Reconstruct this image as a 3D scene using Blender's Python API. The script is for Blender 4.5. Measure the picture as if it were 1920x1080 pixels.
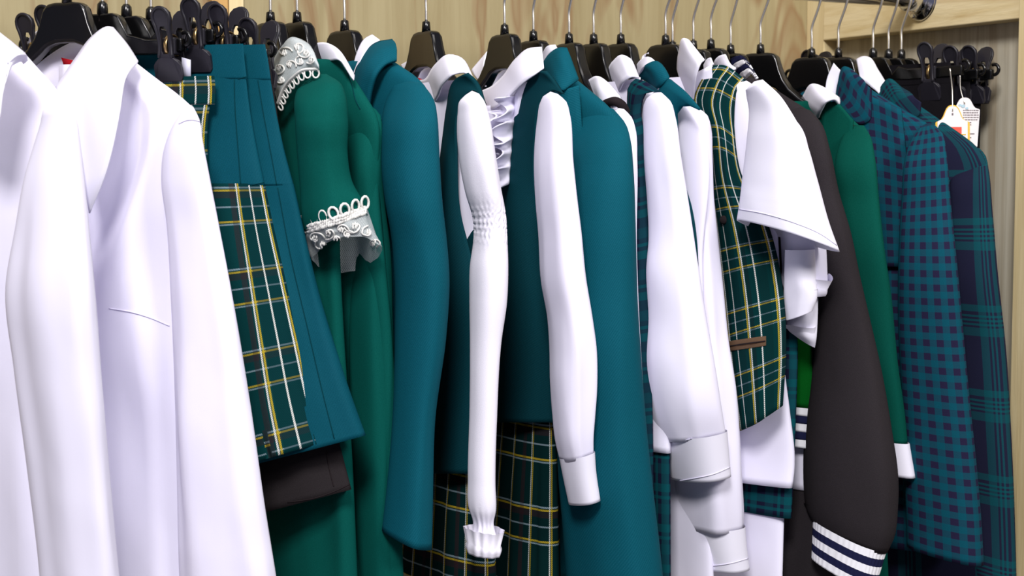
import bpy, bmesh, math, random
import numpy as np
from mathutils import Vector
from mathutils.bvhtree import BVHTree

for _o in list(bpy.data.objects):
    bpy.data.objects.remove(_o)
S = bpy.context.scene
COL = S.collection

# ------------------------------------------------------------------ camera, light, exposure
F = 3000.0                               # focal length in pixels of the 1920 wide frame
YAW, PITCH = math.radians(28), math.radians(4.2)
CAM = np.array([-1.602, -1.764, 1.5])
cam_d = bpy.data.cameras.new('camera')
cam_d.sensor_width = 36.0
cam_d.lens = F / 1920 * 36
cam_d.clip_start = 0.05
cam_d.dof.use_dof = True
cam_d.dof.focus_distance = 1.86
cam_d.dof.aperture_fstop = 9.0
cam_o = bpy.data.objects.new('camera', cam_d)
COL.objects.link(cam_o)
cam_o.location = CAM
cam_o.rotation_euler = (math.pi / 2 - PITCH, 0, -YAW)
S.camera = cam_o

W = bpy.data.worlds.new('shop_hall')
S.world = W
W.use_nodes = True
W.node_tree.nodes['Background'].inputs[0].default_value = (0.66, 0.68, 1.0, 1)
W.node_tree.nodes['Background'].inputs[1].default_value = 0.18

def area(name, loc, tgt, size, sizey, power, col):
    d = bpy.data.lights.new(name, 'AREA')
    d.shape = 'RECTANGLE'; d.size = size; d.size_y = sizey
    d.energy = power; d.color = col
    o = bpy.data.objects.new(name, d); COL.objects.link(o)
    o.location = loc
    o.rotation_euler = (Vector(tgt) - Vector(loc)).to_track_quat('-Z', 'Y').to_euler()
    return o
area('ceiling_lamp', (-2.3, -2.5, 3.6), (-0.6, 0, 1.2), 0.75, 0.75, 118, (1.0, 0.97, 0.96))
area('ceiling_lamp', (-0.3, -3.2, 3.1), (-0.4, 0, 1.3), 0.8, 0.8, 64, (1.0, 0.97, 0.95))
area('ceiling_lamp', (-0.95, -0.75, 3.3), (-0.75, 0, 1.5), 1.6, 0.5, 12, (1.0, 0.96, 0.92))

vs = S.view_settings
vs.view_transform = 'Standard'
vs.look = 'None'
vs.exposure = 0.0
vs.gamma = 1.0
vs.use_curve_mapping = False

# ------------------------------------------------------------------ geometry helpers
fw = np.array([math.sin(YAW) * math.cos(PITCH), math.cos(YAW) * math.cos(PITCH), -math.sin(PITCH)])
rt = np.array([math.cos(YAW), -math.sin(YAW), 0.0])
up = np.cross(rt, fw)

def proj(p):
    d = np.asarray(p, float) - CAM
    z = d @ fw
    return 960 + F * (d @ rt) / z, 540 - F * (d @ up) / z

def ray(px, py):
    return fw * F + rt * (px - 960) + up * (540 - py)

def PY(px, py, Y):
    """the point of the vertical plane Y that the photograph shows at px, py"""
    r = ray(px, py)
    return CAM + r * ((Y - CAM[1]) / r[1])

def PX(px, py, X):
    r = ray(px, py)
    return CAM + r * ((X - CAM[0]) / r[0])

def smooth(a, b, t):
    t = min(max((t - a) / (b - a), 0), 1)
    return t * t * (3 - 2 * t)

def resample(A, n, key=None):
    """smooth curve through the rows of A, n rows out"""
    A = np.asarray(A, float)
    m = len(A)
    if m == 1:
        return np.repeat(A, n, 0)
    K = A if key is None else A[:, key]
    d = np.maximum(np.sqrt((np.diff(K, axis=0) ** 2).sum(1)), 1e-6)
    s = np.concatenate([[0], np.cumsum(d)])
    g = np.zeros_like(A)
    sl = np.diff(A, axis=0) / d[:, None]
    g[0], g[-1] = sl[0], sl[-1]
    for i in range(1, m - 1):
        w = d[i - 1] + d[i]
        g[i] = (sl[i - 1] * d[i] + sl[i] * d[i - 1]) / w
    out = []
    for q in np.linspace(0, s[-1], n):
        i = min(max(int(np.searchsorted(s, q, 'right')) - 1, 0), m - 2)
        h = d[i]; t = (q - s[i]) / h
        out.append((2*t**3-3*t**2+1)*A[i] + (t**3-2*t**2+t)*h*g[i] + (-2*t**3+3*t**2)*A[i+1] + (t**3-t**2)*h*g[i+1])
    return np.array(out)

def tag(o, label=None, cat=None, group=None, kind=None):
    if label: o['label'] = label
    if cat: o['category'] = cat
    if group: o['group'] = group
    if kind: o['kind'] = kind
    return o

def thing(name, label, cat, loc=(0, 0, 0), group=None):
    o = bpy.data.objects.new(name, None)
    COL.objects.link(o)
    o.location = loc
    o.empty_display_size = 0.05
    return tag(o, label, cat, group)

BV = {}
def mesh(name, verts, faces, mat, parent=None, uv=None, flat=False, solid=0, bevel=0, seg=2, label=None):
    off = np.zeros(3)
    if parent is not None:
        top = parent
        while top.parent is not None: top = top.parent
        off = np.array(top.location, float)
    V = [tuple(np.asarray(v, float) - off) for v in verts]
    me = bpy.data.meshes.new(name)
    me.from_pydata(V, [], [tuple(int(i) for i in f) for f in faces])
    if uv is not None:
        L = me.uv_layers.new(name='UVMap')
        for p in me.polygons:
            for li, vi in zip(p.loop_indices, p.vertices):
                L.data[li].uv = uv(p.index, vi, p.vertices)
    if not flat:
        for p in me.polygons: p.use_smooth = True
    me.validate()
    o = bpy.data.objects.new(name, me)
    COL.objects.link(o)
    me.materials.append(M[mat])
    if parent is not None: o.parent = parent
    if solid:
        md = o.modifiers.new('thickness', 'SOLIDIFY'); md.thickness = solid; md.offset = 0
    if bevel:
        md = o.modifiers.new('edges', 'BEVEL'); md.width = bevel; md.segments = seg; md.limit_method = 'ANGLE'
        md.harden_normals = False
    if label: o['label'] = label
    BV[o.name] = (verts, faces)
    return o

def folds(amp, seed, ks=(2, 3, 4, 5, 7), t0=0.0, t1=0.35, drift=1.6, base=0.25, diag=0.30):
    """hanging folds: rounded swells with sharper valleys, and slanting pull wrinkles"""
    r = random.Random(seed)
    terms = [(k, r.uniform(0.5, 1) / (1 + 0.10 * k), r.uniform(0, 6.28), r.uniform(-drift, drift), r.uniform(0, 6.28)) for k in ks]
    dg = [(r.choice((1, 2, 3)), r.choice((-1, 1)) * r.uniform(9, 26), r.uniform(0, 6.28), r.uniform(0.5, 1)) for _ in range(4)]
    nrm = sum(a for _, a, _, _, _ in terms)
    def f(phi, t):
        v = 0
        for k, a, p, d, q in terms:
            x = k * phi + p + d * t * 2 + 0.6 * math.sin(5 * t + q) + 0.3 * math.sin(11 * t + 2 * q)
            v += a * (math.sin(x) if k < 3 else 1.15 - 2.1 * abs(math.sin(x / 2)) ** 1.3)
        v /= nrm
        w = sum(c * math.sin(k * phi + m * t + p) * (0.5 + 0.5 * math.sin(3 * t * c + p + phi)) for k, m, p, c in dg) / 4
        return amp * (v * (base + (1 - base) * smooth(t0, t1, t)) + diag * w)
    return f

def ring_mesh(name, R, mat, parent, cap=True, rim=True, capz=0.004, seam0=None, rimd=0.03, rimw=0.0022):
    """R: rings (rows, n, 3). Skin them, close the top, turn the end inwards"""
    R = np.asarray(R)
    nr, n = R.shape[:2]
    rings = list(R)
    if rim:
        c = R[-1].mean(0)
        d = c - R[-1]; d /= np.maximum(np.linalg.norm(d, axis=1)[:, None], 1e-6)
        rings.append(R[-1] + d * rimw)
        up_ = R[-2] - R[-1]; up_ /= np.maximum(np.linalg.norm(up_, axis=1)[:, None], 1e-6)
        rings.append(R[-1] + d * rimw * 1.8 + up_ * rimd)
    V = np.concatenate(rings)
    k = len(rings)
    faces = [(i*n+j, (i+1)*n+j, (i+1)*n+(j+1) % n, i*n+(j+1) % n) for i in range(k-1) for j in range(n)]
    mid = R[nr // 2]
    per = np.concatenate([[0], np.cumsum(np.linalg.norm(np.roll(mid, -1, 0) - mid, axis=1))])
    # a width coordinate that follows each ring, so checks widen with the cloth only a little
    vv = np.concatenate([[0], np.cumsum(np.linalg.norm(np.diff(np.array([r.mean(0) for r in rings]), axis=0), axis=1))])
    if cap:
        V = np.concatenate([V, [R[0].mean(0) + np.array([0, 0, capz])]])
        faces += [(len(V)-1, j, (j+1) % n) for j in range(n)]
    def uv(fi, vi, vs_):
        if vi >= k*n: return (per[n // 2], -0.01)
        i, j = divmod(vi, n)
        u = per[j]
        if j == 0 and any(v % n == n-1 for v in vs_ if v < k*n): u = per[n]
        return (u, vv[i])
    return mesh(name, V, faces, mat, parent, uv=uv)

def vals(x, m):
    return [x] * m if np.isscalar(x) else list(x)

def tube(name, parent, mat, rows, Y, ratio=0.5, yaw=0.0, n=56, nr=70, fn=None, cap=True, rim=True, lift=0.0, p=2.45, **kw):
    """sleeve-like loft. rows: (xl, yl, xr, yr) outline in the photograph, each at depth Y; ratio = thickness / width"""
    m = len(rows)
    A = np.column_stack([np.array([(r if len(r) == 4 else (r[1], r[0], r[2], r[0])) for r in rows], float),
                         vals(Y, m), vals(ratio, m), vals(lift, m)])
    A = resample(A, nr, slice(0, 4))
    ps = math.radians(yaw)
    e1 = np.array([math.sin(ps), -math.cos(ps)]); e2 = np.array([-math.cos(ps), -math.sin(ps)])
    phi = np.linspace(0, 2*math.pi, n, endpoint=False)
    out = []
    for i, (xl, yl, xr, yr, y0, ra, lf) in enumerate(A):
        t = i / (nr-1)
        k = np.array([1 + (fn(f, t) if fn else 0) for f in phi])
        c, s = np.cos(phi), np.sin(phi)
        c = np.sign(c) * np.abs(c) ** (2/p); s = np.sign(s) * np.abs(s) ** (2/p)
        T = (c*k)[:, None]*e1 + (s*k*ra)[:, None]*e2
        P0 = PY((xl+xr)/2, (yl+yr)/2, y0)
        z0 = P0[2]
        sc = 0.05; ctr = P0[:2].copy()
        dist = np.linalg.norm(P0 - CAM)
        for _ in range(5):
            XY = ctr + sc*T
            d = np.column_stack([XY, np.full(n, z0)]) - CAM
            px = 960 + F * (d @ rt) / (d @ fw)
            wd = px.max() - px.min()
            sc *= (xr-xl) / wd
            XY = ctr + sc*T
            d = np.column_stack([XY, np.full(n, z0)]) - CAM
            px = 960 + F * (d @ rt) / (d @ fw)
            ctr[0] += ((xl+xr)/2 - (px.max()+px.min())/2) / (F/dist) * 1.0
        q = (px - xl) / max(xr-xl, 1e-3)
        zl, zr = PY(xl, yl, y0)[2], PY(xr, yr, y0)[2]
        z = zl + (zr-zl)*q
        if lf:
            w = -(XY - ctr) @ np.array([math.sin(YAW), math.cos(YAW)])
            z = z + lf * w / max(abs(w).max(), 1e-6)
        out.append(np.column_stack([XY, z]))
    return ring_mesh(name, out, mat, parent, cap, rim, **kw)

def slab(name, parent, mat, rows, yaw=0.0, n=72, nr=60, fn=None, cap=True, rim=True, p=2.3, droop=0.0, **kw):
    """body-like loft of level rings. rows: (x, y, Ynear, a, b): the near edge shows at x, y; half length a, half depth b in metres"""
    A = resample(np.array(rows, float), nr, slice(0, 2))
    ps = math.radians(yaw)
    e1 = np.array([math.sin(ps), -math.cos(ps)]); e2 = np.array([-math.cos(ps), -math.sin(ps)])
    phi = np.linspace(0, 2*math.pi, n, endpoint=False)
    out = []
    for i, (x, y, yn, a, b) in enumerate(A):
        t = i / (nr-1)
        k = np.array([1 + (fn(f, t) if fn else 0) for f in phi])
        c, s = np.cos(phi), np.sin(phi)
        c = np.sign(c) * np.abs(c) ** (2/p); s = np.sign(s) * np.abs(s) ** (2/p)
        T = (c*a)[:, None]*e1 + (s*k*b)[:, None]*e2
        P0 = PY(x, y, yn)
        ctr = P0[:2] - e1*a
        dist = np.linalg.norm(P0 - CAM)
        for _ in range(4):
            d = np.column_stack([ctr + T, np.full(n, P0[2])]) - CAM
            px = 960 + F * (d @ rt) / (d @ fw)
            ctr[0] += (x - px.max()) / (F/dist)
        z = P0[2] - droop*t*(1 - (T @ e1)/a)/2
        out.append(np.column_stack([ctr + T, z]))
    return ring_mesh(name, out, mat, parent, cap, rim, **kw)

def PT(q):
    """point seen at x, y: at depth Y, or lying on a hanger's own plane, n metres in front of it"""
    if isinstance(q[2], str): return plane_hit(q[2], q[0], q[1], q[3])[0]
    return PY(*q)

def strip(name, parent, mat, lines, thick=0.003, nu=28, nv=10, wave=None, label=None, swap=False):
    """cloth leaf through several lines of points (x, y, Y)"""
    L = [resample(np.array([PT(q) for q in ln]), nu) for ln in lines]
    G = np.array([resample(np.array([l[i] for l in L]), nv) for i in range(nu)])      # nu, nv, 3
    if wave:
        for i in range(nu):
            for j in range(nv):
                G[i, j] += wave(i/(nu-1), j/(nv-1))
    V = G.reshape(-1, 3)
    faces = [(i*nv+j, i*nv+j+1, (i+1)*nv+j+1, (i+1)*nv+j) for i in range(nu-1) for j in range(nv-1)]
    su = np.concatenate([[0], np.cumsum(np.linalg.norm(np.diff(G[:, nv//2], axis=0), axis=1))])
    sv = np.concatenate([[0], np.cumsum(np.linalg.norm(np.diff(G[nu//2], axis=0), axis=1))])
    return mesh(name, V, faces, mat, parent, uv=(lambda f, v, q: (sv[v % nv], su[v//nv])) if swap else (lambda f, v, q: (su[v//nv], sv[v % nv])), solid=thick, label=label)

def tube_path(name, parent, mat, pts, r, n=8, closed=False, label=None, flat=1.0):
    P = np.asarray(pts, float)
    m = len(P)
    V = []
    T0 = np.roll(P, -1, 0) - np.roll(P, 1, 0) if closed else np.gradient(P, axis=0)
    T0 /= np.maximum(np.linalg.norm(T0, axis=1)[:, None], 1e-9)
    ref = np.array([0, 0, 1.0]) if abs(T0[0][2]) < 0.9 else np.array([1.0, 0, 0])
    a = np.cross(T0[0], ref); a /= np.linalg.norm(a)
    for i in range(m):
        a = a - T0[i]*(a @ T0[i]); a /= np.linalg.norm(a)
        b = np.cross(T0[i], a)
        rr = r if np.isscalar(r) else r[i]
        for j in range(n):
            w = 2*math.pi*j/n
            V.append(P[i] + rr*(math.cos(w)*a + flat*math.sin(w)*b))
    k = m if closed else m-1
    faces = [(i*n+j, i*n+(j+1) % n, ((i+1) % m)*n+(j+1) % n, ((i+1) % m)*n+j) for i in range(k) for j in range(n)]
    if not closed:
        faces += [tuple(range(n))[::-1], tuple((m-1)*n+j for j in range(n))]
    return mesh(name, V, faces, mat, parent, label=label)

def surf(o, pts, lift=0.0012):
    """points on the surface of o that the photograph shows at these pixels"""
    v, f = BV[o.name]
    t = BVHTree.FromPolygons([tuple(q) for q in v], [tuple(int(i) for i in q) for q in f])
    out = []
    for (x, y) in pts:
        r = ray(x, y); r = r / np.linalg.norm(r)
        h = t.ray_cast(Vector(CAM), Vector(r))
        if h[0] is not None:
            nn = np.array(h[1]); nn = nn if nn @ r < 0 else -nn
            out.append(np.array(h[0]) + nn*lift)
    return out

def seam(o, pts, mat, r=0.0009, name='seam', parent=None, n=40, label=None, lift=0.0004):
    q = resample(np.array(pts, float), n)
    P = surf(o, q, lift)
    if len(P) < 4: return None
    return tube_path(name, parent or o, mat, P, r, 6, label=label)

# ------------------------------------------------------------------ materials
M = {}
def lin(c):
    return tuple(((x/255)/12.92 if x/255 <= 0.04045 else ((x/255+0.055)/1.055)**2.4) for x in c)

class NT:
    def __init__(s, name, rough=0.8, spec=0.3):
        s.m = bpy.data.materials.new(name); s.m.use_nodes = True
        s.t = s.m.node_tree; s.b = s.t.nodes['Principled BSDF']
        s.b.inputs['Roughness'].default_value = rough
        s.b.inputs['Specular IOR Level'].default_value = spec
        M[name] = s.m
    def n(s, typ, **kw):
        k = s.t.nodes.new(typ)
        for a, v in kw.items(): setattr(k, a, v)
        return k
    def l(s, a, b): s.t.links.new(a, b)
    def math(s, op, a, b=None):
        k = s.n('ShaderNodeMath', operation=op)
        for i, x in enumerate((a, b)):
            if x is None: continue
            if hasattr(x, 'node'): s.l(x, k.inputs[i])
            else: k.inputs[i].default_value = x
        return k.outputs[0]
    def mix(s, fac, a, b, blend='MIX'):
        k = s.n('ShaderNodeMix', data_type='RGBA', blend_type=blend)
        for i, x in ((0, fac), (6, a), (7, b)):
            if hasattr(x, 'node'): s.l(x, k.inputs[i])
            elif i == 0: k.inputs[0].default_value = x
            else: k.inputs[i].default_value = (*x, 1) if len(x) == 3 else x
        return k.outputs[2]
    def ramp(s, fac, stops, const=True):
        k = s.n('ShaderNodeValToRGB')
        k.color_ramp.interpolation = 'CONSTANT' if const else 'LINEAR'
        e = k.color_ramp.elements
        while len(e) > 1: e.remove(e[-1])
        e[0].position = stops[0][0]; e[0].color = (*stops[0][1], 1)
        for p_, c_ in stops[1:]:
            q = e.new(p_); q.color = (*c_, 1)
        s.l(fac, k.inputs[0])
        return k.outputs[0]

def weave_bump(s, fine=0.10, wrinkle=0.35, scale=1500, vscale=(7, 7, 3.5)):
    tc = s.n('ShaderNodeTexCoord')
    mp = s.n('ShaderNodeMapping'); mp.inputs['Scale'].default_value = vscale
    s.l(tc.outputs['Object'], mp.inputs[0])
    n1 = s.n('ShaderNodeTexNoise'); n1.inputs['Scale'].default_value = 2.0; n1.inputs['Detail'].default_value = 1.5
    s.l(mp.outputs[0], n1.inputs[0])
    n2 = s.n('ShaderNodeTexNoise'); n2.inputs['Scale'].default_value = scale; n2.inputs['Detail'].default_value = 1
    s.l(tc.outputs['Object'], n2.inputs[0])
    b1 = s.n('ShaderNodeBump'); b1.inputs['Strength'].default_value = wrinkle; b1.inputs['Distance'].default_value = 0.012
    s.l(n1.outputs[0], b1.inputs['Height'])
    b2 = s.n('ShaderNodeBump'); b2.inputs['Strength'].default_value = fine; b2.inputs['Distance'].default_value = 0.0006
    s.l(n2.outputs[0], b2.inputs['Height']); s.l(b1.outputs[0], b2.inputs['Normal'])
    s.l(b2.outputs[0], s.b.inputs['Normal'])
    return n2.outputs[0]

def cloth(name, rgb, rough=0.85, fine=0.2, wrinkle=0.3, twill=0.0, sheen=0.0, sheen_col=None, spec=0.04):
    s = NT(name, rough, spec)
    c = lin(rgb)
    n2 = weave_bump(s, fine, wrinkle)
    hi = tuple(min(1, x*1.25+0.004) for x in c); lo = tuple(x*0.75 for x in c)
    col = s.mix(n2, lo, hi) if max(rgb) < 200 else None
    if twill:
        uv = s.n('ShaderNodeTexCoord')
        mp = s.n('ShaderNodeMapping'); mp.inputs['Rotation'].default_value = (0, 0, math.radians(35))
        s.l(uv.outputs['UV'], mp.inputs[0])
        w = s.n('ShaderNodeTexWave'); w.inputs['Scale'].default_value = 130; w.inputs['Distortion'].default_value = 0.4
        s.l(mp.outputs[0], w.inputs[0])
        f = s.math('MULTIPLY', w.outputs['Fac'], twill)
        col = s.mix(f, col, tuple(min(1, x*1.9+0.02) for x in c))
    if col is None: s.b.inputs['Base Color'].default_value = (*c, 1)
    else: s.l(col, s.b.inputs['Base Color'])
    if sheen:
        s.b.inputs['Sheen Weight'].default_value = sheen
        s.b.inputs['Sheen Roughness'].default_value = 0.5
        s.b.inputs['Sheen Tint'].default_value = (*(lin(sheen_col) if sheen_col else (1, 1, 1)), 1)
    return s

cloth('white_shirting', (237, 234, 252), 0.8, 0.12, 0.42)
cloth('white_crisp', (240, 238, 252), 0.8, 0.15, 0.12)
cloth('white_jersey', (241, 238, 251), 0.9, 0.35, 0.3)
cloth('seam_thread', (222, 218, 240), 0.9, 0, 0)
cloth('teal_wool', (0, 76, 91), 0.75, 0.35, 0.18, twill=0.16, spec=0.05)
cloth('teal_suit', (0, 69, 84), 0.7, 0.25, 0.2, twill=0.06, spec=0.05)
cloth('teal_dark', (0, 50, 59), 0.8, 0.25, 0.2, twill=0.10)
cloth('green_dress', (0, 77, 70), 0.85, 0.2, 0.18)
cloth('green_jacket', (0, 72, 61), 0.85, 0.2, 0.2)
cloth('teal_seam', (0, 52, 60), 0.9, 0, 0)
cloth('green_knit', (0, 84, 22), 0.9, 0.5, 0.1)
cloth('charcoal_fleece', (44, 40, 43), 0.95, 0.5, 0.25)
cloth('brown_black', (40, 36, 38), 0.9, 0.3, 0.2)
cloth('black_trouser', (17, 15, 19), 0.85, 0.25, 0.3)
cloth('brown_trim', (98, 76, 58), 0.7, 0.2, 0.05)
cloth('black_trim', (38, 32, 34), 0.8, 0.2, 0.05)
cloth('navy_rib', (27, 30, 62), 0.9, 0.2, 0.05)
cloth('white_rib', (236, 236, 242), 0.9, 0.2, 0.05)
cloth('lace_thread', (232, 231, 226), 0.9, 0.2, 0.0)
cloth('red_label', (168, 22, 34), 0.6, 0.2, 0.0)

def plaid(name, base, U, Vv, pu, pv, fine=0.25, wrinkle=0.15, thread=True, blend='MIX'):
    """U, Vv: stripes (start, width, colour, opacity) within a period (metres)"""
    s = NT(name, 0.85, 0.05)
    weave_bump(s, fine, wrinkle)
    tc = s.n('ShaderNodeTexCoord')
    sp = s.n('ShaderNodeSeparateXYZ'); s.l(tc.outputs['UV'], sp.inputs[0])
    col = lin(base)
    dash = None
    if thread:
        mp = s.n('ShaderNodeMapping'); mp.inputs['Rotation'].default_value = (0, 0, math.radians(40))
        s.l(tc.outputs['UV'], mp.inputs[0])
        w = s.n('ShaderNodeTexWave'); w.inputs['Scale'].default_value = 190
        s.l(mp.outputs[0], w.inputs[0])
        dash = s.math('MULTIPLY_ADD', w.outputs['Fac'], 0.75)
        dash.node.inputs[2].default_value = 0.25
    cur = col
    for axis, st, per in ((1, Vv, pv), (0, U, pu)):
        f = s.math('FRACT', s.math('DIVIDE', sp.outputs[axis], per))
        for (a, wd, c, op) in st:
            g = s.math('MULTIPLY', s.math('GREATER_THAN', f, a), s.math('LESS_THAN', f, a + wd))
            g = s.math('MULTIPLY', g, op)
            if dash is not None: g = s.math('MULTIPLY', g, dash)
            cur = s.mix(g, cur, lin(c))
    s.l(cur, s.b.inputs['Base Color'])
    return s

YEL, WHT, BLU, MAR = (196, 170, 40), (232, 232, 226), (150, 172, 184), (58, 22, 30)
stU = [(0.00, .50, (4, 40, 44), .8), (0.05, .028, YEL, 1), (0.088, .025, WHT, 1), (0.30, .025, WHT, 1), (0.52, .028, YEL, 1), (0.558, .025, WHT, 1), (.61, .10, MAR, .55)]
stV = [(0.04, .022, BLU, .9), (0.075, .024, YEL, .95), (.10, .08, MAR, .5), (0.28, .02, BLU, .8), (0.46, .024, YEL, .95), (0.495, .02, BLU, .8)]
plaid('plaid_green', (6, 54, 56), stU, stV, 0.074, 0.105)
stU2 = [(0.05, .052, YEL, .9), (0.118, .046, WHT, .95), (.2, .12, (16, 22, 28), .7), (0.5, .046, WHT, .95), (.6, .3, (6, 30, 32), .6)]
stV2 = [(0.04, .02, BLU, .6), (0.072, .022, YEL, .8), (0.24, .02, BLU, .5), (0.40, .022, YEL, .8), (0.435, .02, BLU, .5)]
plaid('plaid_vest', (3, 46, 47), stU2, stV2, 0.036, 0.076)
stU3 = [(0.05, .024, YEL, .75), (0.088, .022, WHT, .75), (0.50, .024, YEL, .7), (0.535, .022, WHT, .7), (.7, .1, MAR, .5)]
plaid('plaid_dark', (4, 34, 35), stU3, stV, 0.066, 0.098)
NV, TL, TB = (34, 32, 56), (0, 84, 92), (0, 104, 110)
plaid('gingham', (36, 32, 58), [(0, .5, (0, 80, 95), .55)], [(0, .5, (0, 82, 97), .55)], 0.0176, 0.0176, wrinkle=0.2, thread=False)
tt = (0, 84, 90)
plaid('tartan_navy', (30, 31, 52), [(.0, .08, tt, .42), (.12, .025, tt, .5), (.17, .025, tt, .5), (.22, .10, tt, .38)],
      [(.0, .08, tt, .42), (.12, .025, tt, .5), (.17, .025, tt, .5), (.22, .025, tt, .5), (.27, .10, tt, .38)], 0.105, 0.112, thread=False)
plaid('tartan_small', (22, 24, 46), [(.0, .2, tt, .42), (.3, .08, tt, .45), (.5, .25, tt, .22)], [(.0, .2, tt, .42), (.3, .08, tt, .45), (.5, .25, tt, .22)], 0.05, 0.05, thread=False)

# tulle: a fine net, see-through between its threads
s = NT('tulle', 0.9, 0.1)
s.b.inputs['Base Color'].default_value = (*lin((224, 232, 234)), 1)
tc = s.n('ShaderNodeTexCoord'); mp = s.n('ShaderNodeMapping'); mp.inputs['Rotation'].default_value = (0, 0, .7)
s.l(tc.outputs['UV'], mp.inputs[0])
w1 = s.n('ShaderNodeTexWave'); w1.inputs['Scale'].default_value = 190
w2 = s.n('ShaderNodeTexWave', bands_direction='Y'); w2.inputs['Scale'].default_value = 190
s.l(mp.outputs[0], w1.inputs[0]); s.l(mp.outputs[0], w2.inputs[0])
mx = s.math('MAXIMUM', w1.outputs['Fac'], w2.outputs['Fac'])
al = s.math('MULTIPLY_ADD', s.math('GREATER_THAN', mx, 0.80), 0.42); al.node.inputs[2].default_value = 0.30
s.l(al, s.b.inputs['Alpha'])

def plain(name, rgb, rough, metal=0, spec=0.5, coat=0):
    s = NT(name, rough, spec)
    s.b.inputs['Base Color'].default_value = (*lin(rgb), 1)
    s.b.inputs['Metallic'].default_value = metal
    s.b.inputs['Coat Weight'].default_value = coat
    tc = s.n('ShaderNodeTexCoord'); n = s.n('ShaderNodeTexNoise'); n.inputs['Scale'].default_value = 60
    s.l(tc.outputs['Object'], n.inputs[0])
    b = s.n('ShaderNodeBump'); b.inputs['Strength'].default_value = 0.03; b.inputs['Distance'].default_value = 0.002
    s.l(n.outputs[0], b.inputs['Height']); s.l(b.outputs[0], s.b.inputs['Normal'])
    return s
plain('black_plastic', (9, 9, 10), 0.22, 0, 0.5)
plain('clip_plastic', (30, 28, 36), 0.42, 0, 0.5)
plain('chrome', (214, 214, 218), 0.12, 1)
plain('wire', (226, 222, 214), 0.34, 1)
plain('brass_spring', (190, 160, 110), 0.3, 1)
plain('card_white', (240, 236, 240), 0.6)
plain('card_yellow', (236, 190, 74), 0.6)
plain('card_red', (232, 92, 78), 0.6)
plain('card_ink', (120, 112, 118), 0.7)
plain('card_blue', (176, 206, 222), 0.7)
plain('grey_floor', (96, 94, 94), 0.5)
plain('size_sticker', (196, 196, 214), 0.5)

def wood(name, base, dark, stain, sx=(14, 14, 0.9), stain_amt=0.5, rough=0.6, knots=0.0, axis='OBJECT', streak=0.0, sscale=(7, 7, 2.0), lo=.60, hi=.74):
    s = NT(name, rough, 0.3)
    tc = s.n('ShaderNodeTexCoord')
    mp = s.n('ShaderNodeMapping'); mp.inputs['Scale'].default_value = sx
    s.l(tc.outputs['Object'], mp.inputs[0])
    n1 = s.n('ShaderNodeTexNoise'); n1.inputs['Scale'].default_value = 3; n1.inputs['Detail'].default_value = 6; n1.inputs['Roughness'].default_value = .6; n1.inputs['Distortion'].default_value = 0.6
    s.l(mp.outputs[0], n1.inputs[0])
    c1 = s.ramp(n1.outputs[0], [(.30, lin(dark)), (.62, lin(base))], False)
    mp2 = s.n('ShaderNodeMapping'); mp2.inputs['Scale'].default_value = sscale
    s.l(tc.outputs['Object'], mp2.inputs[0])
    n2 = s.n('ShaderNodeTexNoise'); n2.inputs['Scale'].default_value = 1.6; n2.inputs['Detail'].default_value = 2; n2.inputs['Distortion'].default_value = 1.4
    s.l(mp2.outputs[0], n2.inputs[0])
    f = s.ramp(n2.outputs[0], [(lo, (0, 0, 0)), ((lo+hi)/2, (1, 1, 1)), (hi, (.25, .25, .25))], False)
    fm = s.math('MULTIPLY', f, stain_amt)
    col = s.mix(fm, c1, lin(stain))
    n3 = s.n('ShaderNodeTexNoise'); n3.inputs['Scale'].default_value = 90; n3.inputs['Detail'].default_value = 2
    mp3 = s.n('ShaderNodeMapping'); mp3.inputs['Scale'].default_value = tuple(x/6 for x in sx)
    s.l(tc.outputs['Object'], mp3.inputs[0]); s.l(mp3.outputs[0], n3.inputs[0])
    col = s.mix(s.math('MULTIPLY', n3.outputs[0], 0.28), col, lin(dark))
    s.l(col, s.b.inputs['Base Color'])
    b = s.n('ShaderNodeBump'); b.inputs['Strength'].default_value = .15; b.inputs['Distance'].default_value = .002
    s.l(n3.outputs[0], b.inputs['Height']); s.l(b.outputs[0], s.b.inputs['Normal'])
    return s
wood('plywood', (164, 152, 116), (146, 132, 96), (128, 94, 62), stain_amt=0.75, sscale=(9, 9, 2.2), lo=.54, hi=.70)
wood('plywood_pale', (206, 200, 182), (176, 166, 144), (150, 128, 100), sx=(18, 22, .7), stain_amt=.5, sscale=(14, 22, 1.2))
wood('pine', (232, 215, 172), (212, 190, 140), (176, 140, 88), sx=(3, 3, 24), stain_amt=.35, sscale=(2, 2, 14))
wood('pine_upright', (230, 213, 168), (212, 190, 140), (178, 142, 90), sx=(24, 24, 1.2), stain_amt=.35, sscale=(14, 14, 1))
wood('pine_orange', (200, 158, 96), (180, 138, 80), (150, 104, 60), sx=(24, 24, 1.2), stain_amt=.3)

# ------------------------------------------------------------------ the setting
def box(name, lo, hi, mat, parent=None, bevel=0.0, kind=None, label=None):
    x0, y0, z0 = lo; x1, y1, z1 = hi
    V = [(x0,y0,z0),(x1,y0,z0),(x1,y1,z0),(x0,y1,z0),(x0,y0,z1),(x1,y0,z1),(x1,y1,z1),(x0,y1,z1)]
    Fc = [(0,3,2,1),(4,5,6,7),(0,1,5,4),(1,2,6,5),(2,3,7,6),(3,0,4,7)]
    o = mesh(name, V, Fc, mat, parent, flat=True, bevel=bevel, label=label)
    if kind: o['kind'] = kind
    return o

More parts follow.
